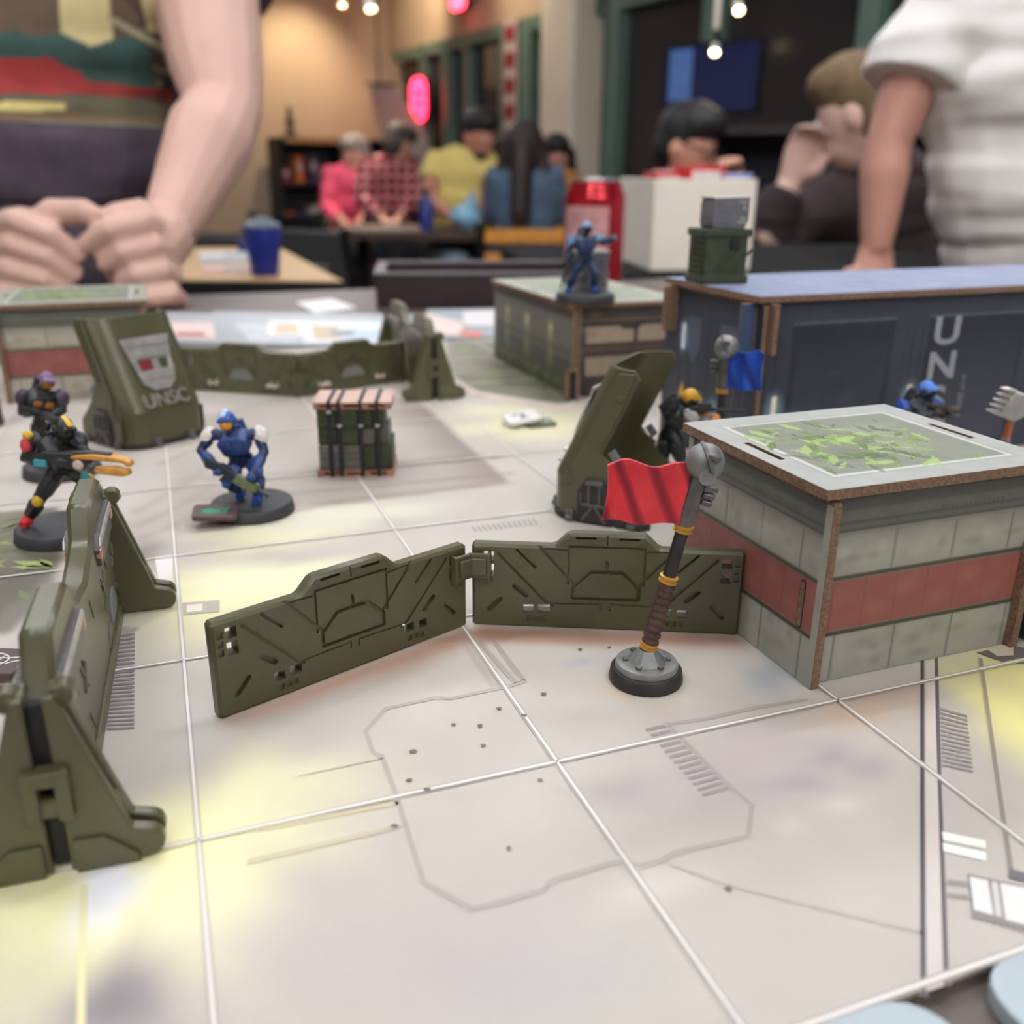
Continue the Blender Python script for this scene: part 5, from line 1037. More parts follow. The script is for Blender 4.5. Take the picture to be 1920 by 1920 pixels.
# crouching blue figure in the open
soldier(G(.385, 2.49), dict(pel=(-2.5, 2, 21), che=(-3.4, -1.5, 29), hd=(-5.0, -4.2, 37.0), ls=(4.6, -1.0, 31.6), le=(7.4, -3.4, 25), lh=(3.8, -10.5, 17.5), rs=(-11.8, -1, 31.2), re=(-16.4, -3.0, 25.2), rh=(-8.2, -10, 19.2), lhip=(1.4, 1.5, 18.6), lk=(5.2, -7, 18.4), la=(3.4, -2.6, 7.4), lt=(3.2, -6.4, 5.8), rhip=(-5.2, 1.5, 18.2), rk=(-6.8, -5, 13.4), ra=(-4.6, 2.6, 8), rt=(-4.2, -.8, 5.8)),
        dict(body=(26, 44, 86), armor=BL, helmet=BL2, visor=(206, 146, 52), pad=WH, knee=BL2, boot=BL2, crest=(170, 196, 236), hand=BL, pouch=(30, 50, 96)), 'crouching blue figure with white shoulders and gold visor in the open',
        gun=rifle((-12.5, -9.5, 23.6), (10, -12.5, 10.2), 'carbine', (40, 44, 54), (96, 108, 78)), face=(-.1, -1, -.1))
# running black figure with the beaked gun
def trim2(o, J, B):
    for nm, p, r, c in (('shoulder_patch', (-5.6, -3.8, 34.6), (2.2, 1.8, 2.6), (206, 62, 74)), ('shoulder_patch', (-4.4, -3.8, 38.2), (2.0, 1.6, 1.6), YL), ('wrist_light', (13.2, -4.6, 23.4), (1.7, 1.2, 2.2), (56, 150, 160))):
        m_ = MB(.001); m_.ell(p, r, n=8, k=6); m_.build(nm, col_m(c), o, ang=30)
soldier(G(-.485, 2.44), dict(pel=(4.4, 0, 26), che=(3.8, -2, 34), hd=(8.6, -4.5, 41.2), ls=(10.6, -2.6, 37), le=(14.5, -5, 33.4), lh=(17, -8.2, 31.2), rs=(-3.2, -1.6, 36.2), re=(-7.4, -3, 29.8), rh=(3.2, -7.6, 30.6), lhip=(7, .5, 24.5), lk=(12.6, -1.6, 21.5), la=(15.0, 3, 10.5), lt=(14.8, -.4, 6.2), rhip=(1.6, .5, 24.5), rk=(-4.4, -4.2, 15), ra=(-10.0, -1.6, 8), rt=(-10.8, -5.6, 6.0)),
        dict(body=(22, 22, 25), armor=BK, helmet=(36, 36, 38), visor=(60, 58, 52), pad=(40, 40, 44), knee=YL, boot=(196, 40, 46), crest=YL, hand=(34, 34, 36), panel=(70, 56, 40), shin_l=(170, 138, 40)), 'black figure with red boots running, aiming a long orange beaked gun',
        gun=rifle((3.0, -9.5, 32.8), (33.0, -10.5, 30.8), 'beak', (34, 34, 36), (196, 142, 66)), face=(.85, -.55, -.1), extras=trim2)
# black figure with a purple helmet behind it
soldier(G(-.56, 3.50), dict(pel=(-3.2, 0, 25), che=(-3.4, -1, 33), hd=(1.0, -3, 41.0), ls=(4.8, -1.6, 34.5), le=(6.2, -4, 28.5), lh=(3, -7, 27), rs=(-10.2, -.6, 34.2), re=(-12.0, -2.4, 27), rh=(-3.5, -7, 28.5), lhip=(0, 0, 23), lk=(3.2, -3, 15), la=(3.6, 0, 7.4), lt=(4.4, -4, 5.8), rhip=(-6, 0, 23), rk=(-8, -2, 15), ra=(-9, 1, 7.4), rt=(-9.6, -3, 5.8)),
        dict(body=(24, 23, 26), armor=(38, 35, 40), helmet=(122, 96, 132), visor=(150, 100, 50), pad=(58, 48, 64), knee=(48, 46, 52), boot=(84, 66, 60), hand=(30, 30, 32), panel=(186, 122, 60)), 'black figure with a purple helmet behind the running one',
        gun=rifle((-9, -7.5, 31), (10, -9, 24), 'carbine', (36, 36, 40), (60, 58, 60)), face=(.6, -.8, -.15))
# blue figure on the bunker roof
soldier(at(1097, 564, .0543), dict(pel=(-1, 0, 23.5), che=(-1.6, -.5, 32), hd=(-.6, -2, 40.2), ls=(4.6, -.6, 34.5), le=(9.6, -3, 32.6), lh=(14.6, -6, 35), rs=(-7.4, 0, 33.8), re=(-10.4, -1.5, 27), rh=(-10.4, -3.4, 20.5), lhip=(1.8, 0, 22), lk=(4.6, -4.5, 16), la=(4.6, -1, 8), lt=(5.6, -5, 5.8), rhip=(-3.8, 0, 22), rk=(-7.2, -2, 14.4), ra=(-9.6, .6, 7.6), rt=(-10.6, -3, 5.8)),
        dict(body=(22, 34, 58), armor=(30, 50, 88), helmet=(112, 140, 180), visor=(34, 40, 52), pad=(88, 122, 160), knee=(34, 54, 96), boot=(40, 76, 150), hand=(60, 70, 84), panel=(60, 74, 100)), 'dark blue figure standing on the roof of the mossy bunker',
        gun=rifle((-7.4, -4.5, 27), (-14.6, -5.5, 7.4), 'carbine', (38, 38, 40), (50, 50, 46), up=(1, 0, .2)), face=(.25, -1, 0), br=17.0)
# sniper beside the container
soldier(V((.0705, .362, 0)), dict(pel=(-6.6, 1, 22.5), che=(-5.6, -1, 31), hd=(.2, -2, 37.6), ls=(-1.2, -5.2, 31.4), le=(2.6, -7.8, 28.4), lh=(9.6, -6.8, 30.6), rs=(-3, 3.4, 32.2), re=(2.6, 4, 28.6), rh=(6.2, -2.6, 31), lhip=(-4.6, -1, 21), lk=(-1.6, -4, 13), la=(-3.6, -1, 7.4), lt=(-.4, -3, 5.8), rhip=(-8, 1.6, 21), rk=(-8.6, 0, 13), ra=(-10.8, 4, 7.4), rt=(-7.8, 2.6, 5.8)),
        dict(body=(24, 25, 30), armor=(36, 37, 42), helmet=(206, 158, 48), visor=(34, 35, 40), pad=(150, 148, 144), knee=(60, 60, 64), boot=(40, 40, 44), hand=(208, 126, 60), panel=(140, 138, 134), fore_l=(92, 88, 86)), 'black figure with a yellow helmet aiming a long rifle beside the container',
        gun=rifle((-.6, -6.6, 37.6), (21.5, -4.6, 36.0), 'sniper', (46, 47, 50)), face=(.95, .25, -.12), lift=3.2)
# blue figure behind the striped block
soldier(V((.1755, .386, 0)), dict(pel=(-4, 2, 20), che=(-4, 0, 28.4), hd=(-1.4, -2, 36.4), ls=(1.6, -2.6, 30.2), le=(5.6, -5, 26), lh=(10, -5, 28.6), rs=(-9.2, -.4, 29.4), re=(-7.6, -5.6, 25), rh=(2.4, -7, 28), lhip=(-1.6, 1, 19), lk=(2, -4, 13), la=(1, 1, 7.4), lt=(2, -3, 5.8), rhip=(-7, 1.6, 19), rk=(-8.6, -2, 12.6), ra=(-10, 2, 7.4), rt=(-10, -2, 5.8)),
        dict(body=(26, 30, 36), armor=(40, 44, 52), helmet=(84, 130, 214), visor=(52, 60, 58), pad=(34, 66, 150), knee=(44, 60, 96), boot=(36, 44, 60), hand=(70, 64, 58), panel=(48, 60, 84)), 'dark figure with a light blue helmet aiming from behind the striped block',
        gun=rifle((-1.2, -7.4, 34.6), (13.5, -8, 30.4), 'carbine', (70, 64, 60), (84, 76, 70)), face=(.8, -.6, -.1), lift=3)
# figure at the right edge raising a spiked silver hammer
hc = atY(1893, 758, .335)
def hammer(o, J, B):
    ox = V(((hc.x - .2065) * 1000, (hc.y - .338) * 1000, hc.z * 1000))
    R_ = Matrix.Translation(ox) @ Matrix.Rotation(radians(24), 4, 'Y') @ Matrix.Rotation(radians(-12), 4, 'Z')
    m_ = MB(.001); m_.m = R_; m_.prism([(-2.2, -4.6), (3.8, -5.4), (6.2, -2.0), (6.0, 3.4), (2.4, 5.6), (-1.6, 5.2)], -2.6, 2.6, 'y'); hd = tag(m_.build('hammer_head', M_silver, o, bevel=.0008), 'spiked silver hammer head')
    for k in range(5):
        for y in (-1.6, 1.6):
            m_ = MB(.001); m_.m = R_; z = 4.6 - k * 2.2; m_.tube([(-.8, y, z), (-3.6, y, z - .3), (-5.6, y * 1.1, z - .9)], [1.0, .95, .25], 7); m_.build('spike', M_silver, hd, ang=40)
    m_ = MB(.001); m_.m = R_; m_.tube([(3.4, 0, -5), (5.6, 0, -11)], [1.4, 1.3], 8); m_.build('hammer_shaft', mat('copper shaft', (188, 112, 72), .4, .5), o)
    m_ = MB(.001); m_.m = R_; m_.tube([(5.6, 0, -11), (9.6, 0, -22)], [1.6, 1.5], 8); m_.build('hammer_grip', mat('banded grip', (150, 140, 140), .5, .3, var=.5, scale=500), o)
soldier(V((.2065, .338, 0)), dict(pel=(0, 0, 23), che=(0, -1, 31), hd=(0, -2, 39), ls=(6, -1, 33), le=(10, -3, 28), lh=(8, -6, 24), rs=(-6, -1, 33), re=(-9, -4, 29), rh=(-8, -6, 32), lhip=(3, 0, 21), lk=(4, -3, 14), la=(4, 0, 7.4), lt=(5, -4, 5.8), rhip=(-3, 0, 21), rk=(-4, -3, 14), ra=(-4, 1, 7.4), rt=(-5, -3, 5.8)),
        dict(body=(40, 40, 46), armor=(120, 84, 66), helmet=(100, 90, 84), visor=(60, 60, 60), pad=(140, 120, 110), knee=(90, 80, 76), boot=(60, 56, 56)), 'figure swinging a spiked silver hammer at the right edge', face=(-.5, -.8, 0), extras=hammer)
# ================================================================== things on and behind the table
M_maroon = mat('dark maroon leather', (44, 28, 32), .45, var=.2, scale=60); M_felt = mat('black felt', (20, 20, 22), .95)
c_ = at(716, 580, TZ)
o = tag(empty('dice_tray', (c_.x, c_.y, TZ), .10), 'dark maroon open dice tray on the far side of the table', 'tray')
for nm, ctr, d in (('front_wall', (.10, .005, .0165), (.20, .009, .033)), ('rear_wall', (.10, .123, .0165), (.20, .009, .033)), ('side_wall', (-.0005, .064, .0165), (.009, .127, .0325)), ('side_wall', (.2, .064, .0165), (.009, .127, .0325))):
    b = MB(); b.box(ctr, d); b.build(nm, M_maroon, o, bevel=.0015)
b = MB(); b.box((.1, .064, .003), (.192, .11, .005)); b.build('lining', M_felt, o)
b = MB()
for ctr, d in (((.10, .003, .0335), (.206, .010, .002)), ((.10, .125, .0335), (.206, .010, .002)), ((-.0015, .064, .0335), (.010, .13, .002)), ((.2015, .064, .0335), (.010, .13, .002))): b.box(ctr, d)
b.build('rim', mat('worn grey rim', (104, 100, 104), .5), o, bevel=.0005)
# soda can
p_ = atY(1110, 538, 1.07); o = tag(empty('soda_can', (p_.x, p_.y, TZ), .3), 'red aluminium drink can behind the bunker', 'can')
M_can_r = mat('red can lacquer', (168, 26, 40), .22, metal=.55, var=.05, scale=20, spec=.6); M_alu = mat('bare aluminium', (196, 194, 194), .3, metal=.9, var=.03)
b = MB(); b.lathe([(.024, 0), (.027, .002), (.0325, .012), (.033, .018), (.033, .098), (.0322, .103), (.0275, .114), (.0268, .1165)], 44); b.build('body', M_can_r, o)
b = MB(); b.lathe([(.0265, .1162), (.0274, .1175), (.0274, .1195), (.0262, .120), (.0252, .117), (.001, .1165)], 40); ld = b.build('lid', M_alu, o)
b = MB(); b.box((0, -.006, .1182), (.012, .02, .0012)); b.build('pull_tab', M_alu, ld, bevel=.0004)
b = MB()
for j in range(14):
    a0, a1 = radians(178 + j * 7), radians(185 + j * 7); r = .0331
    b.add([(r * cos(a0), r * sin(a0), .025), (r * cos(a1), r * sin(a1), .025), (r * cos(a1), r * sin(a1), .092), (r * cos(a0), r * sin(a0), .092)], [(0, 1, 2, 3)])
b.build('pale_label', mat('pale pink label', (200, 150, 150), .35, metal=.2, var=.25, scale=60), o)
# black side table with a white carton full of red boxes
M_blk2 = mat('black laminate', (20, 20, 22), .8, spec=.12)
zt = -.004
o = tag(empty('side_table', (0.36, 1.575, FLOOR), .12), 'black side table carrying the white carton', 'table')
b = MB(); b.box((0, 0, -FLOOR + zt - .02), (.70, .56, .04)); b.build('table_top', M_blk2, o, bevel=.004)
for sx in (-1, 1):
    for sy in (-1, 1): b = MB(); b.box((sx * .31, sy * .24, (-FLOOR + zt - .04) / 2), (.04, .04, -FLOOR + zt - .04)); b.build('leg', M_leg, o)
p_ = atY(1222, 500, 1.33); o = tag(empty('white_carton', (p_.x, p_.y, zt), .13), 'open white cardboard carton behind the drink can', 'carton')
M_cart = mat('white cardboard', (244, 236, 222), .8, var=.03, scale=12)
for ctr, d in (((.07, .002, .06), (.142, .003, .12)), ((.07, .20, .06), (.142, .003, .12)), ((0.0, .101, .06), (.003, .20, .12)), ((.14, .101, .06), (.003, .20, .12)), ((.07, .101, .002), (.14, .2, .003))):
    b = MB(); b.box(ctr, d); b.build('side', M_cart, o, bevel=.0008)
cr = p_
for k, (dx, dy, w_, d_, h_, col, lab) in enumerate([(.022, .05, .035, .07, .125, (190, 40, 44), 'red box standing at the left in the white carton'), (.05, .12, .03, .06, .128, (214, 190, 186), 'pale box standing behind in the white carton'), (.072, .045, .05, .07, .133, (206, 44, 46), 'bright red box in the middle of the white carton'), (.115, .04, .045, .06, .124, (150, 156, 204), 'pale blue box at the right in the white carton'), (.10, .13, .06, .07, .132, (196, 52, 50), 'red box at the back of the white carton')]):
    c2 = Matrix.Rotation(.13, 4, 'Z') @ V((dx, dy, 0)); o2 = tag(empty('game_box', (cr.x + c2.x, cr.y + c2.y, zt + .0036), .13), lab, 'box', 'boxes in the white carton')
    b = MB(); b.box((0, 0, h_ / 2), (w_, d_, h_)); b.build('body', mat('box print %d' % k, col, .45, var=.12, scale=60), o2, bevel=.001)
    b = MB(); b.box((0, -d_ / 2 - .0003, h_ - .012), (w_ * .8, .0008, .012)); b.build('label', mat('white label', (230, 224, 222), .5), o2)
# second table with tan top, tumbler and papers
p1, p2 = atY(640, 527, 1.75), atY(395, 522, 1.75); zt2 = p1.z
M_tan = mat('tan wood laminate', (196, 158, 108), .4, var=.06, scale=6)
K4 = [at(642, 527, zt2), at(524, 464, zt2), at(250, 464, zt2), at(250, 524, zt2)]; cx = sum(k.x for k in K4) / 4; cy = sum(k.y for k in K4) / 4
o = tag(empty('tan_table', (cx, cy, FLOOR)), 'tan topped table with black edge behind the left person', 'table')
def grow(e): return [((k.x - cx) * (1 + e), (k.y - cy) * (1 + e)) for k in K4]
w_ = K4[0].x - K4[3].x
b = MB(); b.prism(grow(0), zt2 - FLOOR - .004, zt2 - FLOOR); b.build('table_top', M_tan, o)
b = MB(); b.prism(grow(.004), zt2 - FLOOR - .038, zt2 - FLOOR - .0012); b.build('edge_band', M_dark, o, bevel=.003)
for sx in (-1, 1):
    for sy in (-.3, .45): b = MB(); b.box((sx * (w_ / 2 - .36), sy * .5, (zt2 - FLOOR - .03) / 2), (.05, .05, zt2 - FLOOR - .03)); b.build('leg', M_leg, o)
p_ = at(498, 516, zt2); o = tag(empty('tumbler', (p_.x, p_.y, zt2)), 'dark blue tumbler with a grey lid on the tan table', 'cup')
b = MB(); b.lathe([(.024, 0), (.026, .002), (.036, .085), (.035, .088)], 28); b.build('cup', mat('dark blue plastic', (32, 44, 128), .35, var=.06), o)
b = MB(); b.lathe([(.034, .086), (.034, .094), (.02, .100), (.018, .106), (.001, .107)], 28); b.build('lid', mat('grey plastic', (110, 118, 124), .4), o)
for k, (px, py, w_, d_, h_, col, lab, nm) in enumerate([(440, 488, .15, .16, .012, (196, 202, 206), 'white papers on the tan table left of the tumbler', 'paper_stack'), (435, 507, .11, .12, .004, (206, 170, 168), 'pinkish leaflet on the tan table', 'leaflet'), (462, 478, .035, .03, .035, (44, 40, 110), 'small dark blue box on the tan table', 'small_box')]):
    p_ = at(px, py, zt2); o = tag(empty(nm, (p_.x, p_.y, zt2), .3), lab, 'paper' if k < 2 else 'box')
    b = MB(); b.prism(rrect(-w_ / 2, -d_ / 2, w_ / 2, d_ / 2, .004, 3), 0, h_); b.build('sheets', mat('paper %d' % k, col, .6, var=.06, scale=30), o, bevel=.001)
    b = MB(); b.box((w_ * .1, 0, h_), (w_ * .5, d_ * .5, .0008)); b.build('print', mat('paper print', (150, 156, 162), .6), o)
# ---------------------------------------------------------------- people
M_skin = mat('fair skin', (212, 174, 160), .5, var=.05, scale=18, spec=.35); M_skin2 = mat('tanned skin', (170, 112, 92), .5, var=.06, scale=18); M_skin3 = mat('warm skin', (206, 150, 128), .5, var=.05, scale=18)
def P(px, py, Y): return atY(px, py, Y)
def displaced(me, fn):
    me.update(); ns = [v.normal.copy() for v in me.vertices]
    for v, n in zip(me.vertices, ns): v.co += n * fn(v.co)
    me.update(); return me
def folds(amp, fx, fz, seed):
    def fn(c): return amp * (noise.noise(V((c.x * fx + seed, c.y * fx, c.z * fz + .6 * c.x))) + .5 * noise.noise(V((c.x * fx * 2.1, c.y * fx * 2 + seed, c.z * fz * 2.2))))
    return fn
def add_hand(b, wr, dirv, palm_n, L=.18, r=.010, curl=.5, side=1):
    d = V(dirv).normalized(); n = V(palm_n); n = (n - d * n.dot(d)).normalized(); s_ = d.cross(n) * side; k = L / .18
    b.tube([wr, wr + d * .045 * k, wr + d * .085 * k], [.026 * k, .036 * k, .038 * k], 10, flat=.5, up=n)
    for i, (o_, ln) in enumerate(((-.030, .066), (-.010, .078), (.010, .074), (.029, .060))):
        p0 = wr + d * .08 * k + s_ * o_ * k; a = curl; p1 = p0 + (d * cos(a) + n * sin(a)) * ln * .45 * k; p2 = p1 + (d * cos(2.1 * a) + n * sin(2.1 * a)) * ln * .32 * k; p3 = p2 + (d * cos(3 * a) + n * sin(3 * a)) * ln * .25 * k
        b.tube([p0 - d * .01 * k, p0, p1, p2, p3], [r * k, r * k, r * .95 * k, r * .88 * k, r * .7 * k], 8)
    t0 = wr + d * .03 * k - s_ * .030 * k; t1 = t0 + (d * .7 - s_ * .6 + n * .3) * .035 * k; t2 = t1 + (d * .95 + n * .4) * .03 * k; b.tube([t0, t1, t2], [.013 * k, .011 * k, .008 * k], 8)
def person(J, label, skin, shirt, pants, hair, face=(0, -1, 0), vox=.009, sleeve=.5, hairlong=0, sh=1.0, fold=.006, extras=None, hands=True, glasses=False, beard=None, hr=1.0, arm=1.0):
    """J: joints in the room; one continuous body, with clothing and hair laid over it"""
    org = V((J['pel'].x, J['pel'].y, FLOOR)); o = tag(empty('person', org), label, 'person'); J = {k: V(v) - org for k, v in J.items()}
    f = V(face).normalized(); up = (J['hd'] - J['che']).normalized(); rt = f.cross(V((0, 0, 1))).normalized(); fu = V((0, 0, 1)); 
    Bh = Matrix((rt, -f, rt.cross(f))).transposed()
    if Bh.determinant() < 0: Bh = Matrix((-rt, -f, (-rt).cross(-f))).transposed()
    Hm = Matrix.Translation(J['hd']) @ Bh.to_4x4()
    b = MB(); ax = (J['ls'] - J['rs']).normalized(); dep = ax.cross(V((0, 0, 1)))
    def torso(b, g):
        for t, r in ((0, .135), (.35, .125), (.7, .14), (1.0, .145)):
            c = J['pel'].lerp(J['che'], t); q_ = Matrix((ax, dep, ax.cross(dep))).transposed().to_euler(); b.ell(c, ((r + .015) * sh + g, r * .72 * sh + g, .15 + g * .3), q_, n=18, k=10)
        b.tube([J['rs'].lerp(J['che'], .15), J['che'] + V((0, 0, .02)), J['ls'].lerp(J['che'], .15)], [.062 * sh + g, .10 * sh + g, .062 * sh + g], 12)
    torso(b, -.012)
    b.tube([J['che'] + up * .04, J['hd'] - up * .06, J['hd']], [.062, .052, .05], 12)
    b.m = Hm; b.ell((0, 0, .012), (.074 * hr, .092 * hr, .112 * hr), n=18, k=12); b.ell((0, -.025, -.052), (.055 * hr, .066 * hr, .062 * hr)); b.ell((0, -.092 * hr, -.012), (.012, .017, .022)); b.tube([(0, -.085 * hr, .02), (0, -.104 * hr, -.018)], [.007, .011], 8)
    for s in (-1, 1): b.ell((s * .074 * hr, .008, -.005), (.012, .02, .032)); 
    b.m = Matrix.Identity(4)
    for s, sd in (('l', 1), ('r', -1)):
        a, e, h_ = J[s + 's'], J[s + 'e'], J[s + 'h']
        b.tube([a, a.lerp(e, .3), a.lerp(e, .75), e, e.lerp(h_, .25), e.lerp(h_, .6), h_], [k_ * arm for k_ in (.052 * sh, .050 * sh, .043 * sh, .040, .044, .036, .027)], 14)
        if hands: add_hand(b, h_, (h_ - e), J.get(s + 'n', V((0, -.3, -1))), curl=.55, side=sd)
        if s + 'hip' in J: b.tube([J['pel'], J[s + 'hip'], J[s + 'k'], J[s + 'a'], J[s + 'a'] + (f * .12)], [.10, .085, .06, .04, .035], 12)
    if extras: extras(b, J, o)
    link('body', fuse(b, vox, 3, 'body'), skin, o, ang=80)
    b = MB(); torso(b, .006)
    for s in 'lr':
        a, e, h_ = J[s + 's'], J[s + 'e'], J[s + 'h']; m_ = a.lerp(e, min(1, sleeve / .5 * .62))
        if sleeve <= .5: b.tube([J['che'].lerp(a, .7), a, a.lerp(m_, .5), m_], [.075 * sh, .071 * sh, .068 * sh, .066 * sh], 16)
        else: b.tube([J['che'].lerp(a, .7), a, a.lerp(e, .5), e, e.lerp(h_, .5), e.lerp(h_, sleeve)], [.078, .072, .064, .058, .054, .045], 14)
    me = fuse(b, vox * 1.0, 3, 'shirt'); displaced(me, folds(fold, 5, 16, len(label))); shirt_o = link('shirt', me, shirt, o, ang=80)
    if 'lhip' in J:
        b = MB()
        for s in 'lr':
            b.tube([J['pel'] + V((0, 0, .03)), J[s + 'hip'], J[s + 'hip'].lerp(J[s + 'k'], .5), J[s + 'k'], J[s + 'k'].lerp(J[s + 'a'], .5), J[s + 'a']], [.12, .11, .092, .075, .064, .055], 14)
        b.ell(J['pel'], (.155 * sh, .13, .11)); link('trousers', fuse(b, max(vox, .008), 3, 'trousers'), pants, o, ang=80)
        b = MB()
        for s in 'lr': b.tube([J[s + 'a'] - f * .03 + V((0, 0, -.01)), J[s + 'a'] + f * .06 + V((0, 0, -.025)), J[s + 'a'] + f * .17 + V((0, 0, -.035))], [.045, .048, .035], 12)
        link('shoes', fuse(b, .009, 2, 'shoes'), M_blk2, o, ang=80)
    if hair:
        b = MB(); b.m = Hm; b.ell((0, .022, .045), (.084 * hr, .094 * hr, .092 * hr), n=18, k=12); b.ell((0, .045, -.005), (.080 * hr, .07 * hr, .09 * hr)); b.ell((0, -.045, .088), (.072, .06, .05)); b.ell((0, -.012, .074), (.082 * hr, .084 * hr, .072 * hr))
        if hairlong:
            b.tube([(0, .06, .05), (0, .088, -.08), (0, .10, -.08 - hairlong * .6), (0, .09, -.08 - hairlong)], [.08, .082, .075, .03], 14, flat=.6)
            for s in (-1, 1): b.tube([(s * .07, 0, .06), (s * .086, .01, -.06), (s * .082, .0, -.10 - hairlong * .45)], [.04, .038, .02], 10)
        link('hair', fuse(b, max(vox * .8, .005), 2, 'hair'), hair, o, ang=80)
    if beard:
        b = MB(); b.m = Hm; b.ell((0, -.04, -.075), (.058, .055, .045)); link('beard', fuse(b, .007, 2, 'beard'), beard, o, ang=80)
    for s in (-1, 1):
        b = MB(); b.m = Hm; b.ell((s * .031, -.082 * hr, .012), (.013, .008, .008), n=10, k=6); b.build('eye', mat('eye white', (225, 220, 215), .3), o)
        b = MB(); b.m = Hm; b.ell((s * .031, -.089 * hr, .012), (.006, .004, .006), n=8, k=5); b.build('iris', mat('dark iris', (40, 30, 26), .3), o)
    b = MB(); b.m = Hm; b.ell((0, -.089 * hr, -.058), (.024, .008, .007), n=10, k=6); b.build('mouth', mat('lip', (170, 96, 90), .5), o)
    if glasses:
        b = MB(); b.m = Hm
        for s in (-1, 1):
            b.tube([(s * .031 + .026 * cos(2 * pi * k / 14), -.098, .012 + .02 * sin(2 * pi * k / 14)) for k in range(15)], .003, 6); b.tube([(s * .057, -.098, .016), (s * .078, .0, .016)], .0025, 6)
        b.tube([(-.006, -.1, .014), (.006, -.1, .014)], .003, 6); b.build('glasses', M_blk2, o)
    return o, J, shirt_o
def legs_for(pel, knee_dir, seat=True):
    kd = V(knee_dir).normalized(); sd = V((-kd.y, kd.x, 0)); out = {}
    for s, k in (('l', 1), ('r', -1)):
        out[s + 'hip'] = pel + sd * .09 * k + V((0, 0, -.03))
        if seat: kn = pel + kd * .42 + sd * .12 * k + V((0, 0, -.02)); out[s + 'k'] = kn; out[s + 'a'] = V((kn.x - kd.x * .02, kn.y - kd.y * .02, FLOOR + .07))
        else: out[s + 'k'] = V((pel.x + sd.x * .1 * k, pel.y + sd.y * .1 * k, (pel.z + FLOOR) / 2)) + kd * .03; out[s + 'a'] = V((pel.x + sd.x * .11 * k, pel.y + sd.y * .11 * k, FLOOR + .07))
    return out
# person at the left: dark T-shirt, both fists resting on the table
M_shirtL = mat('dark plum grey jersey', (90, 80, 94), .85, var=.14, scale=26, bump=.2, bscale=500); M_jean = mat('charcoal denim', (56, 56, 64), .85, var=.15, scale=40); M_blackp = mat('black trousers', (28, 28, 32), .85)
pel = P(40, 620, 1.20); J = dict(pel=pel, che=P(70, 20, 1.17), hd=P(80, -420, 1.10), ls=P(372, -95, 1.15), le=P(418, 205, 1.05), lh=P(318, 425, .955), rs=P(-250, -90, 1.15), re=P(-300, 230, 1.06), rh=P(-40, 452, .945)); J.update(legs_for(pel, (0, -1, 0), False))
def fists(b, J, o):
    og = o.location
    def q_(px, py, Y): return P(px, py, Y) - og
    b.ell(q_(262, 475, .930), (.040, .026, .046)); b.ell(q_(50, 480, .935), (.046, .026, .046)); b.tube([q_(318, 425, .955), q_(285, 455, .935)], [.03, .034], 12); b.tube([q_(-40, 452, .945), q_(20, 470, .937)], [.03, .034], 12)
    for k in range(4):
        b.tube([q_(306 + 10 * k, 432 + 44 * k, .928), q_(272 + 14 * k, 412 + 46 * k, .900), q_(206 + 26 * k, 430 + 42 * k, .891), q_(166 + 34 * k, 456 + 36 * k, .901), q_(186 + 30 * k, 470 + 32 * k, .924)], [.0105, .0118, .0108, .0102, .009], 10)
        b.tube([q_(-14 - 6 * k, 430 + 42 * k, .926), q_(30 - 4 * k, 412 + 46 * k, .902), q_(98 - 4 * k, 440 + 42 * k, .893), q_(146 - 8 * k, 476 + 34 * k, .902), q_(128 - 8 * k, 492 + 30 * k, .924)], [.0105, .0118, .0108, .0100, .009], 10)
    b.tube([q_(60, 430, .93), q_(100, 398, .912), q_(160, 396, .902), q_(184, 408, .903)], [.015, .0135, .0115, .009], 10)
    b.tube([q_(300, 420, .94), q_(262, 398, .925), q_(215, 404, .912), q_(190, 420, .91)], [.015, .0135, .0115, .009], 10)
oL, JL, shL = person(J, 'person in a dark printed T-shirt leaning with both fists on the table', M_skin, M_shirtL, M_jean, mat('brown hair', (70, 50, 38), .7), vox=.0027, sleeve=.22, sh=1.12, fold=.010, extras=fists, hands=False)
# the printed picture lies on the shirt front
bm = bmesh.new(); bm.from_mesh(shL.data); bv_ = BVHTree.FromBMesh(bm); og = oL.location
NX, NZ = 96, 84; vs = []; cols = []; fs = []; ok = []
def shirt_ink(px, py):
    n1 = noise.noise(V((px * .02, py * .03, 3))); n2 = noise.noise(V((px * .06, py * .06, 9))); c = (98, 84, 70)
    if py > 168 + n1 * 8: c = (96, 92, 74) if py < 205 else (120, 100, 78)
    elif px > 200 + n1 * 10: c = (66, 64, 60) if n2 < .15 else (130, 122, 104)
    elif py > 50 + n1 * 14: c = (60, 88, 84)
    if 134 + (px - 75) * .08 + n1 * 10 < py < 166 + n1 * 6 and px < 228: c = (150, 58, 56)
    if px < 88 - (py - 95) * .1 and 94 + max(0, px - 30) * .5 + n1 * 14 < py < 165: c = (152, 58, 58)
    if 60 < px < 146 and py < 70 - abs(px - 110) * .5: c = (206, 196, 146)
    if 205 < px < 232 and py < 30: c = (196, 186, 140)
    if abs((py - 8) - (px - 140) * .62) < 8 and 140 < px < 290: c = (164, 160, 134)
    if py > 182 and py < 200 and px < 56 and abs(n2) < .35: c = (196, 184, 120)
    if px > 276 or py > 219: c = (128, 124, 108)
    return c
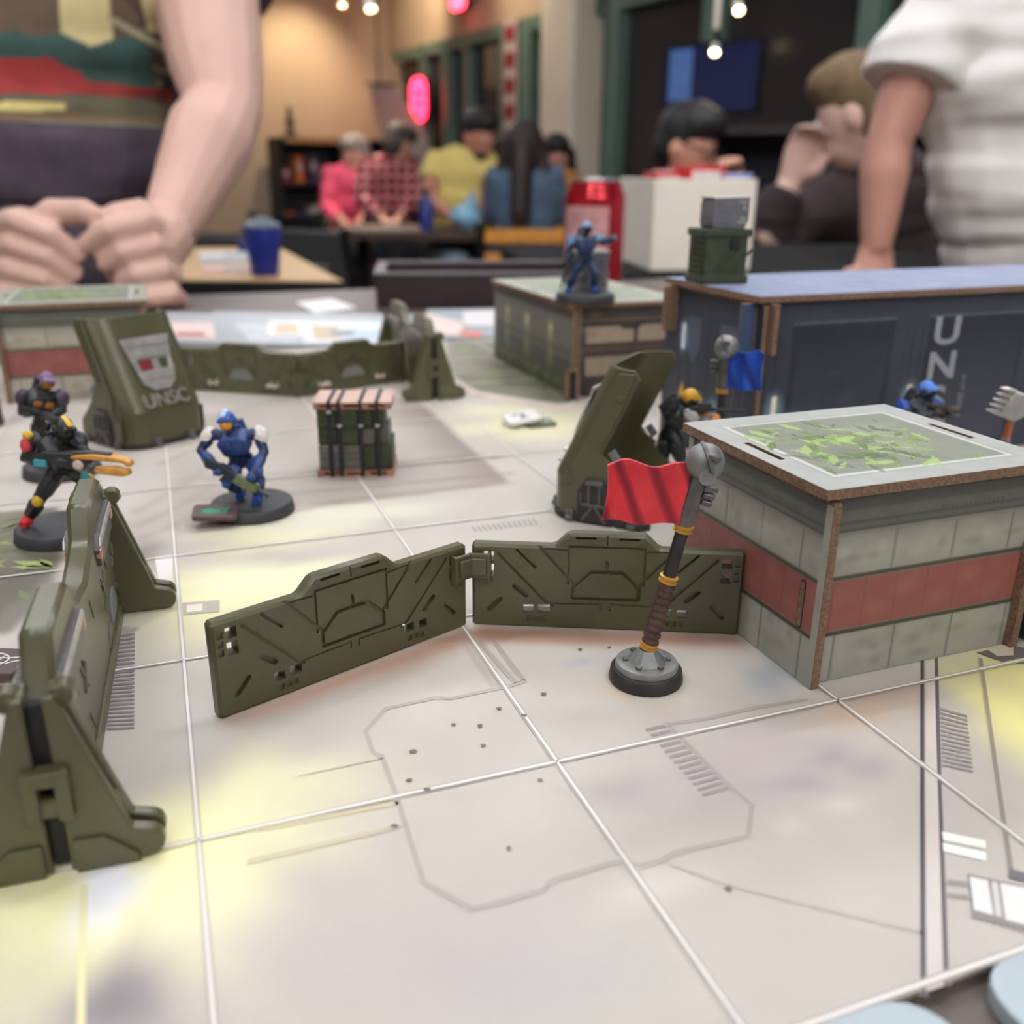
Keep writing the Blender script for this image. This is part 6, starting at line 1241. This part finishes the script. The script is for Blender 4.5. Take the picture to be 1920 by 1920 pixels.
for iz in range(NZ + 1):
    for ix in range(NX + 1):
        px = -120 + 422 * ix / NX; py = 226 - 330 * iz / NZ + (px - 100) * .03
        q0 = P(px, py, 1.0) - og; h_ = bv_.ray_cast(q0 - V((0, .2, 0)), V((0, 1, 0)))
        hit = h_[0]; ok.append(hit is not None); vs.append((hit + V((0, -.0012, 0))) if hit else q0); cols.append((*[min(1, 1.25 * k_) for k_ in lin(shirt_ink(px, py))], 1))
for iz in range(NZ):
    for ix in range(NX):
        a = iz * (NX + 1) + ix; F = (a, a + 1, a + NX + 2, a + NX + 1)
        if all(ok[i] for i in F) and max(vs[i].y for i in F) - min(vs[i].y for i in F) < .02: fs.append(F)
b = MB(); b.add(vs, fs, cols); pm = b.build('shirt_print', print_mat('shirt ink', .8, 40, .06), shL); bm.free()
# person at the right: white T-shirt, arm down to the table
M_white = mat('white cotton jersey', (240, 236, 232), .85, var=.04, scale=20, bump=.15, bscale=600); M_skinR = mat('ruddy skin', (186, 136, 120), .5, var=.06, scale=18)
pel = P(1960, 640, 1.42); J = dict(pel=pel, che=P(1945, 150, 1.40), hd=P(1950, -330, 1.36), rs=P(1745, 55, 1.38), re=P(1664, 275, 1.36), rh=P(1642, 470, 1.34), ls=P(2160, 40, 1.42), le=P(2220, 300, 1.38), lh=P(2180, 520, 1.28)); J['rn'] = V((1, 0, 0)); J.update(legs_for(pel, (-.3, -1, 0), False))
person(J, 'person in a white T-shirt standing at the right with one arm down', M_skinR, M_white, M_blackp, mat('brown hair', (70, 50, 38), .7), vox=.0045, sleeve=.36, sh=1.02, fold=.013, arm=.76)
# person behind in a dark hooded top, hand at the face
M_hood = mat('dark brown fleece', (58, 46, 46), .9, var=.25, scale=14, bump=.3, bscale=200); M_blond = mat('dark blond hair', (110, 90, 64), .75, var=.2, scale=40)
pel = P(1740, 620, 2.6); J = dict(pel=pel, che=P(1650, 385, 2.45), hd=P(1612, 218, 2.32), rs=P(1530, 390, 2.30), re=P(1425, 480, 2.15), rh=P(1478, 348, 2.15), ls=P(1760, 370, 2.5), le=P(1790, 520, 2.35), lh=P(1640, 540, 2.2)); J['rn'] = V((1, 0, -.3)); J.update(legs_for(pel, (-.5, -.8, 0)))
person(J, 'seated person in a dark brown hooded top resting the face on one hand', M_skin, M_hood, M_blackp, M_blond, face=(-.75, .55, -.3), vox=.008, sleeve=.93, sh=1.15, fold=.012)
# person with glasses behind the carton
pel = P(1290, 560, 3.3); J = dict(pel=pel, che=P(1275, 400, 3.25), hd=P(1288, 277, 3.2), rs=P(1215, 370, 3.25), re=P(1200, 450, 3.1), rh=P(1250, 430, 2.95), ls=P(1350, 370, 3.25), le=P(1385, 440, 3.1), lh=P(1375, 350, 3.0)); J.update(legs_for(pel, (.2, -1, 0)))
person(J, 'black haired person with glasses bent behind the white carton', M_skin3, mat('red fleece', (150, 40, 44), .9), M_blackp, mat('black hair', (24, 22, 24), .6), face=(.85, -.5, -.3), sleeve=.9, glasses=True)
# the photographer, unseen behind the camera, added to block front light
pel = V((0, -.46, .06)); J = dict(pel=pel, che=V((0, -.44, .44)), hd=V((0, -.38, .78)), ls=V((.2, -.45, .5)), le=V((.26, -.38, .22)), lh=V((.16, -.17, .12)), rs=V((-.2, -.45, .5)), re=V((-.26, -.38, .22)), rh=V((-.16, -.17, .12))); J.update(legs_for(pel, (0, 1, 0), False))
person(J, 'person in dark clothes standing at the near table edge behind the camera', M_skin3, M_blackp, M_jean, mat('brown hair', (70, 50, 38), .7), face=(0, 1, -.4), sleeve=.9)
# group at the far table
M_yel = mat('yellow cotton', (206, 184, 108), .85, var=.06, scale=10); M_denim = mat('blue denim', (74, 92, 112), .85, var=.18, scale=20); M_bh = mat('near black hair', (30, 24, 24), .6)
def sit(px0, Y, hx, hy, cy, sx0, sx1, sy, kd, **k):
    pel = P(px0, 470, Y); J = dict(pel=pel, che=P((sx0 + sx1) / 2, cy, Y), hd=P(hx, hy, Y - .02), rs=P(sx0, sy, Y), ls=P(sx1, sy, Y), re=P(sx0 - 8, sy + 68, Y - .12), le=P(sx1 + 8, sy + 68, Y - .12), rh=P(sx0 + 28, sy + 100, Y - .3), lh=P(sx1 - 20, sy + 100, Y - .3)); J.update(k); J.update(legs_for(pel, kd)); return J
person(sit(862, 5.0, 895, 258, 330, 818, 912, 308, (.3, -1, 0), re=P(800, 372, 4.9), rh=P(842, 402, 4.7)), 'bearded person in a yellow T-shirt leaning over the far table', M_skin2, M_yel, mat('light jeans', (120, 140, 156), .85), M_bh, face=(.75, -.6, -.25), beard=M_bh, sleeve=.4, sh=1.05)
person(sit(985, 4.5, 982, 292, 355, 936, 1032, 332, (0, 1, 0), re=P(925, 400, 4.55), le=P(1046, 400, 4.55), rh=P(950, 405, 4.8), lh=P(1020, 405, 4.8)), 'long haired person in a denim jacket seen from behind', M_skin2, M_denim, M_jean, mat('dark brown hair', (46, 34, 32), .6), face=(.1, 1, -.1), hairlong=.30, sleeve=.9, hr=1.05)
person(sit(1050, 5.7, 1043, 300, 360, 1012, 1084, 348, (0, -1, 0)), 'black haired person facing the camera beside the pale pillar', M_skin2, mat('orange knit', (176, 120, 60), .85), M_jean, M_bh, face=(-.1, -1, -.1), hairlong=.16, sleeve=.9)
# plaid shirt: checks from a procedural weave
def plaid():
    m = mat('red plaid cotton', (150, 52, 58), .85); nt = m.node_tree; N = nt.nodes; L = nt.links; bsdf = N['Principled BSDF']
    tc = N.new('ShaderNodeTexCoord'); w1 = N.new('ShaderNodeTexWave'); w2 = N.new('ShaderNodeTexWave'); w1.bands_direction = 'Z'; w2.bands_direction = 'X'; w1.inputs['Scale'].default_value = 5; w2.inputs['Scale'].default_value = 5
    L.new(tc.outputs['Object'], w1.inputs['Vector']); L.new(tc.outputs['Object'], w2.inputs['Vector'])
    a = N.new('ShaderNodeMath'); a.operation = 'ADD'; L.new(w1.outputs['Fac'], a.inputs[0]); L.new(w2.outputs['Fac'], a.inputs[1])
    r = N.new('ShaderNodeValToRGB'); r.color_ramp.elements[0].color = (*lin((96, 26, 36)), 1); r.color_ramp.elements[1].color = (*lin((206, 176, 176)), 1); r.color_ramp.elements[0].position = .35; e = r.color_ramp.elements.new(.6); e.color = (*lin((156, 48, 56)), 1)
    h_ = N.new('ShaderNodeMath'); h_.operation = 'MULTIPLY'; h_.inputs[1].default_value = .5; L.new(a.outputs[0], h_.inputs[0]); L.new(h_.outputs[0], r.inputs[0]); L.new(r.outputs[0], bsdf.inputs['Base Color']); return m
person(sit(725, 6.3, 748, 272, 335, 688, 768, 308, (.6, .6, 0)), 'person in a red plaid shirt bending over a table', M_skin3, plaid(), M_blackp, mat('grey brown hair', (70, 58, 52), .7), face=(.6, .6, -.4), sleeve=.9, sh=1.15)
person(sit(655, 6.9, 668, 292, 345, 622, 690, 322, (-.5, -.6, 0)), 'person in a bright pink top left of the plaid shirt', M_skin3, mat('bright pink cotton', (222, 82, 110), .85), M_blackp, mat('light grey hair', (150, 136, 126), .7), face=(-.7, -.6, -.2), sleeve=.6)
# ---------------------------------------------------------------- background furniture
zt3 = P(800, 424, 4.9).z
o = tag(empty('far_table', (P(830, 424, 4.75).x, 4.75, FLOOR), -.05), 'dark far table the seated group gathers round', 'table')
b = MB(); b.box((0, 0, zt3 - FLOOR - .02), (1.0, .60, .04)); b.build('table_top', mat('dark walnut', (62, 46, 38), .45, var=.2, scale=10), o, bevel=.004)
for sx in (-1, 1):
    for sy in (-1, 1): b = MB(); b.box((sx * .44, sy * .25, (zt3 - FLOOR - .04) / 2), (.06, .06, zt3 - FLOOR - .04)); b.build('leg', M_leg, o)
p_ = at(880, 420, zt3); p_ = P(874, 416, 4.52); o = tag(empty('plastic_bag', (p_.x, 4.50, zt3 + .012)), 'pale blue plastic bag on the far table', 'bag')
b = MB(); b.ell((0, 0, .05), (.075, .06, .055)); b.ell((.02, 0, .09), (.04, .035, .05)); me = fuse(b, .008, 1, 'bag'); displaced(me, folds(.012, 30, 30, 3)); link('bag', me, mat('pale blue film', (120, 164, 186), .3, var=.1), o, ang=40); b = MB(); b.tube([(.02, 0, .13), (.03, .0, .155), (.05, 0, .15)], [.008, .012, .006], 8); b.build('knot', mat('pale blue film', (120, 164, 186), .3), o)
p_ = P(800, 416, 4.55); o = tag(empty('water_bottle', (p_.x, 4.55, zt3)), 'dark blue bottle on the far table', 'bottle'); b = MB(); b.lathe([(.03, 0), (.033, .01), (.033, .12), (.015, .15), (.015, .165)], 20); b.build('body', mat('navy plastic', (40, 52, 120), .3), o); b = MB(); b.lathe([(.017, .163), (.017, .182), (.001, .183)], 16); b.build('cap', M_blk2, o)
M_orw = mat('orange stained wood', (190, 126, 46), .45, var=.15, scale=20)
def chair(px, Y, rz, label, m, slat=True, zs=None):
    p_ = P(px, 470, Y); o = tag(empty('cafe_chair', (p_.x, p_.y, FLOOR), rz), label, 'chair', 'chairs in the background'); sh_ = .45
    b = MB(); b.box((0, 0, sh_), (.42, .42, .035)); b.build('seat', m, o, bevel=.01)
    for sx in (-1, 1):
        b = MB(); b.box((sx * .19, -.19, sh_ / 2), (.035, .035, sh_)); b.build('leg', M_leg, o)
        b = MB(); b.tube([(sx * .19, .19, 0), (sx * .19, .19, sh_), (sx * .18, .235, .80)], .019, 8); b.build('back_leg', M_leg, o)
    if slat:
        for k in range(3): b = MB(); b.box((0, .205 + k * .012, sh_ + .12 + k * .095), (.36, .02, .055)); b.build('slat', m, o, bevel=.005)
    else: b = MB(); b.box((0, .215, sh_ + .19), (.38, .03, .30), (-.1, 0, 0)); b.build('backrest', m, o, bevel=.012)
    return o
chair(985, 4.12, pi, 'chair with orange wooden slats behind the denim jacket', M_orw)
chair(655, 3.9, 2.6, 'dark grey chair standing left of the dice tray', mat('dark grey plastic', (58, 58, 58), .5), False)
chair(575, 5.2, 2.9, 'black chair in front of the merchandise shelves', M_blk2, False)
# shelving with merchandise against the back wall
su0, su1 = 0, 1
pL, pR = bw(492, 322), bw(724, 322); zt4 = bw(600, 262).z
wS = (pR - pL).length * .93; mid = (pL + pR) / 2 - E1 * .32
o = tag(empty('shelf_unit', (mid.x, mid.y, FLOOR), RANG), 'black shelf unit full of merchandise against the beige wall', 'shelf'); hS = zt4 - FLOOR
M_shelf = mat('black shelf board', (34, 28, 28), .6); M_tan2 = mat('tan shelf strip', (176, 136, 90), .6)
for k in range(4): b = MB(); b.box((0, 0, .06 + k * (hS - .08) / 3), (wS, .36, .03)); b.build('shelf', M_shelf, o)
for x in (-wS / 2, 0, wS / 2): b = MB(); b.box((x, 0, hS / 2), (.03, .36, hS)); b.build('upright', M_shelf, o)
b = MB(); b.box((0, .17, hS / 2), (wS, .02, hS)); b.build('back_board', M_shelf, o)
b = MB(); b.box((-wS * .24, -.19, hS - .02), (wS * .42, .02, .05)); b.build('price_strip', M_tan2, o)
r = random.Random(12); Rz = Matrix.Rotation(RANG, 3, 'Z')
words = ['lowest', 'second', 'third']
cols_ = [((70, 50, 90), 'purple'), ((150, 120, 90), 'tan'), ((120, 40, 46), 'maroon'), ((200, 190, 176), 'cream'), ((44, 44, 52), 'charcoal'), ((206, 110, 50), 'orange'), ((150, 170, 110), 'pale green'), ((60, 70, 120), 'blue')]
order = ['first', 'second', 'third', 'fourth', 'fifth', 'sixth', 'seventh', 'eighth', 'ninth']
for k in range(3):
    for i in range(9):
        x = -wS / 2 + wS * (i + .5) / 9
        if abs(x) < .06: continue
        h_ = r.uniform(.12, (hS - .08) / 3 - .09); w_ = wS / 9 * r.uniform(.55, .7); c = cols_[(i * 3 + k * 5) % 8]; z0 = FLOOR + .075 + k * (hS - .08) / 3 + .0005
        pp = mid + Rz @ V((x, -.02, 0)); o2 = tag(empty('boxed_game', (pp.x, pp.y, z0), RANG), '%s boxed game, %s from the left on the %s shelf' % (c[1], order[i], words[k]), 'box', 'boxed games on the shelf unit')
        b = MB(); b.box((0, 0, h_ / 2), (w_, .2, h_)); b.build('box', mat('box %s' % c[1], c[0], .5, var=.2, scale=12), o2, bevel=.003); b = MB(); b.box((0, -.101, h_ * .6), (w_ * .7, .003, h_ * .35)); b.build('label', mat('box label', (190, 180, 170), .5), o2)
pp = mid + Rz @ V((-wS * .36, 0, 0)); o2 = tag(empty('dark_figurine', (pp.x, pp.y, zt4 + .008)), 'dark figurine standing on top of the shelf unit', 'figurine'); b = MB(); b.lathe([(.06, 0), (.055, .03), (.03, .06), (.045, .14), (.02, .2), (.03, .235), (.015, .27), (.001, .28)], 14); b.build('statue', mat('dark bronze', (60, 46, 44), .5), o2); b = MB(); b.box((0, 0, .005), (.13, .1, .02)); b.build('plinth', M_shelf, o2)
# pale wooden counter at the left of the shelves
p_ = P(452, 400, 4.2); o = tag(empty('counter_cabinet', (p_.x - .05, 4.5, FLOOR), .2), 'tan counter behind the tan table', 'cabinet'); b = MB(); b.box((0, 0, .34), (.5, .4, .68)); b.build('body', M_tan2, o, bevel=.005); b = MB(); b.box((0, 0, .70), (.54, .44, .04)); b.build('worktop', M_shelf, o, bevel=.004)
# hanging pale banner
M_ban = mat('pale grey banner cloth', (176, 170, 162), .8, var=.05, scale=8)
uB_ = wu(760); o = tag(empty('hanging_banner', RM(uB_ - .75, -.34, FLOOR), RANG), 'pale grey cloth banner hanging by the corner of the windows', 'banner')
za, zb = P(740, 150, 9).z, P(740, 330, 9).z; rings = []
for k in range(9):
    t = k / 8; z = za + (zb - za) * t - FLOOR; xo = -.18 + .42 * t; w_ = .12 + .10 * sin(t * pi)
    rings.append([(xo - w_, 0, z), (xo - w_ * .3, .06 * sin(3 * t + 1), z), (xo + w_, .03, z), (xo + w_, .05, z), (xo - w_ * .3, .08 * sin(3 * t + 1) + .03, z), (xo - w_, .02, z)])
b = MB(); b.loft(rings); b.build('cloth', M_ban, o, ang=60); b = MB(); b.tube([(-.2, .03, za - FLOOR), (-.2, .03, CE - FLOOR)], .008, 6); b.tube([(-.32, .03, za - FLOOR), (-.02, .03, za - FLOOR)], .012, 8); b.build('rod', M_leg, o)
# neon signs and poster in the windows
def neon(px, py, w_, h_, col, label, es=14, shape='ring', v=-.12):
    u = wu(px, v); d = ray(px, py); t = (V((P0.x, P0.y, 0)) + E1 * u + E2 * v).y / d.y; z = H + d.z * t; p_ = RM(u, v, z); o = tag(empty('neon_sign', p_, RANG + pi / 2), label, 'sign', 'neon signs in the windows')
    k = 1.0; m = mat('neon glow %d %d %d' % col, col, .4, emit=col, es=es)
    b = MB(); P_ = rrect(-w_ / 2, -h_ / 2, w_ / 2, h_ / 2, min(w_, h_) * .35, 5); b.tube([(x, 0, z_) for x, z_ in P_ + P_[:1]], .022, 8); b.build('outline_tube', m, o)
    b = MB(); n = 3
    for i in range(n): b.tube([(-w_ * .22, 0, -h_ * .28 + i * h_ * .28), (0, 0, -h_ * .2 + i * h_ * .28), (w_ * .22, 0, -h_ * .28 + i * h_ * .28)], .018, 8)
    b.build('letter_tube', m, o)
    b = MB(); b.box((0, -.04, 0), (w_ * 1.1, .02, h_ * 1.05)); b.build('backing', M_blk2, o)
    if w_ > .1: b = MB(); b.tube([(0, -.04, h_ / 2), (0, -.04, ZH - z)], .005, 6); b.build('hanger', M_leg, o)
    return o
neon(788, 187, .26, .34, (255, 40, 70), 'glowing red neon sign in the far window', 9)
neon(1036, 110, .17, .14, (0, 230, 120), 'glowing green neon sign by the pale pillar', 7)
neon(1043, 186, .07, .08, (0, 190, 110), 'small green neon sign below the larger green one', 3)
neon(862, -4, .20, .14, (255, 60, 80), 'red neon sign at the top edge', 8, v=-.16)
u0, u1 = wu(957), wu(975); zc = P(965, 190, 8.6).z
o = tag(empty('window_poster', RM((u0 + u1) / 2, -.05, zc), RANG + pi / 2), 'narrow vertical poster with red blocks in the far window', 'poster'); b = MB(); b.box((0, 0, 0), (.22, .012, 1.15)); b.build('sheet', mat('poster paper', (190, 170, 164), .6), o)
for k in range(6): b = MB(); b.box((0.0, .008, .47 - k * .19), (.16, .006, .11)); b.build('printed_block', mat('poster red', (140, 40, 50), .6), o)
# television and dark rack by the right window
pp = P(1335, 148, 4.3); o = tag(empty('television', pp, RANG + pi / 2 + .35), 'dark television with a blue lit patch, hung by the right window', 'television'); b = MB(); b.box((0, 0, 0), (.46, .04, .28)); b.build('case', M_blk2, o, bevel=.006)
b = MB(); b.box((0, .021, 0), (.43, .003, .25)); b.build('screen', mat('dim blue screen', (22, 26, 60), .2, emit=(34, 40, 70), es=.1), o); b = MB(); b.box((.14, .023, .02), (.11, .003, .2)); b.build('lit_patch', mat('blue lit patch', (64, 90, 140), .3, emit=(100, 130, 180), es=.14), o); b = MB(); b.tube([(0, -.02, .1), (0, -.02, CE - pp.z)], .012, 8); b.build('mount', M_leg, o)
pp = P(1500, 300, 3.9); o = tag(empty('display_rack', (pp.x, pp.y, FLOOR), -.5), 'dark display rack beyond the hooded person', 'rack'); hR = P(1500, 235, 3.9).z - FLOOR
for k in range(4): b = MB(); b.box((0, 0, .1 + k * (hR - .12) / 3), (1.0, .3, .03)); b.build('shelf', M_shelf, o)
for x in (-.5, .5): b = MB(); b.box((x, 0, hR / 2), (.03, .3, hR)); b.build('upright', M_shelf, o)
b = MB(); b.box((0, .14, hR / 2), (1.0, .02, hR)); b.build('back_board', mat('dark navy board', (26, 30, 40), .6), o)
for k in range(3):
    for i in range(5):
        c = [(40, 46, 62), (54, 52, 60), (34, 38, 48), (60, 70, 84), (44, 40, 44)][(i + k * 2) % 5]; nmz = ['navy', 'grey', 'slate', 'steel blue', 'brown black'][(i + k * 2) % 5]
        h_ = r.uniform(.12, .2); q_ = Matrix.Rotation(-.5, 3, 'Z') @ V((-.4 + i * .2, -.02, 0)); o2 = tag(empty('dark_case', (pp.x + q_.x, pp.y + q_.y, FLOOR + .1155 + k * (hR - .12) / 3), -.5), '%s case, %s from the left on the rack, %s level' % (nmz, order[i], words[k]), 'case', 'cases on the dark rack'); b = MB(); b.box((0, 0, h_ / 2), (.15, .18, h_)); b.build('body', mat('case %d %d %d' % c, c, .5), o2, bevel=.004); b = MB(); b.box((0, -.092, h_ * .6), (.06, .004, .03)); b.build('tag', mat('case tag', (120, 120, 126), .5), o2)
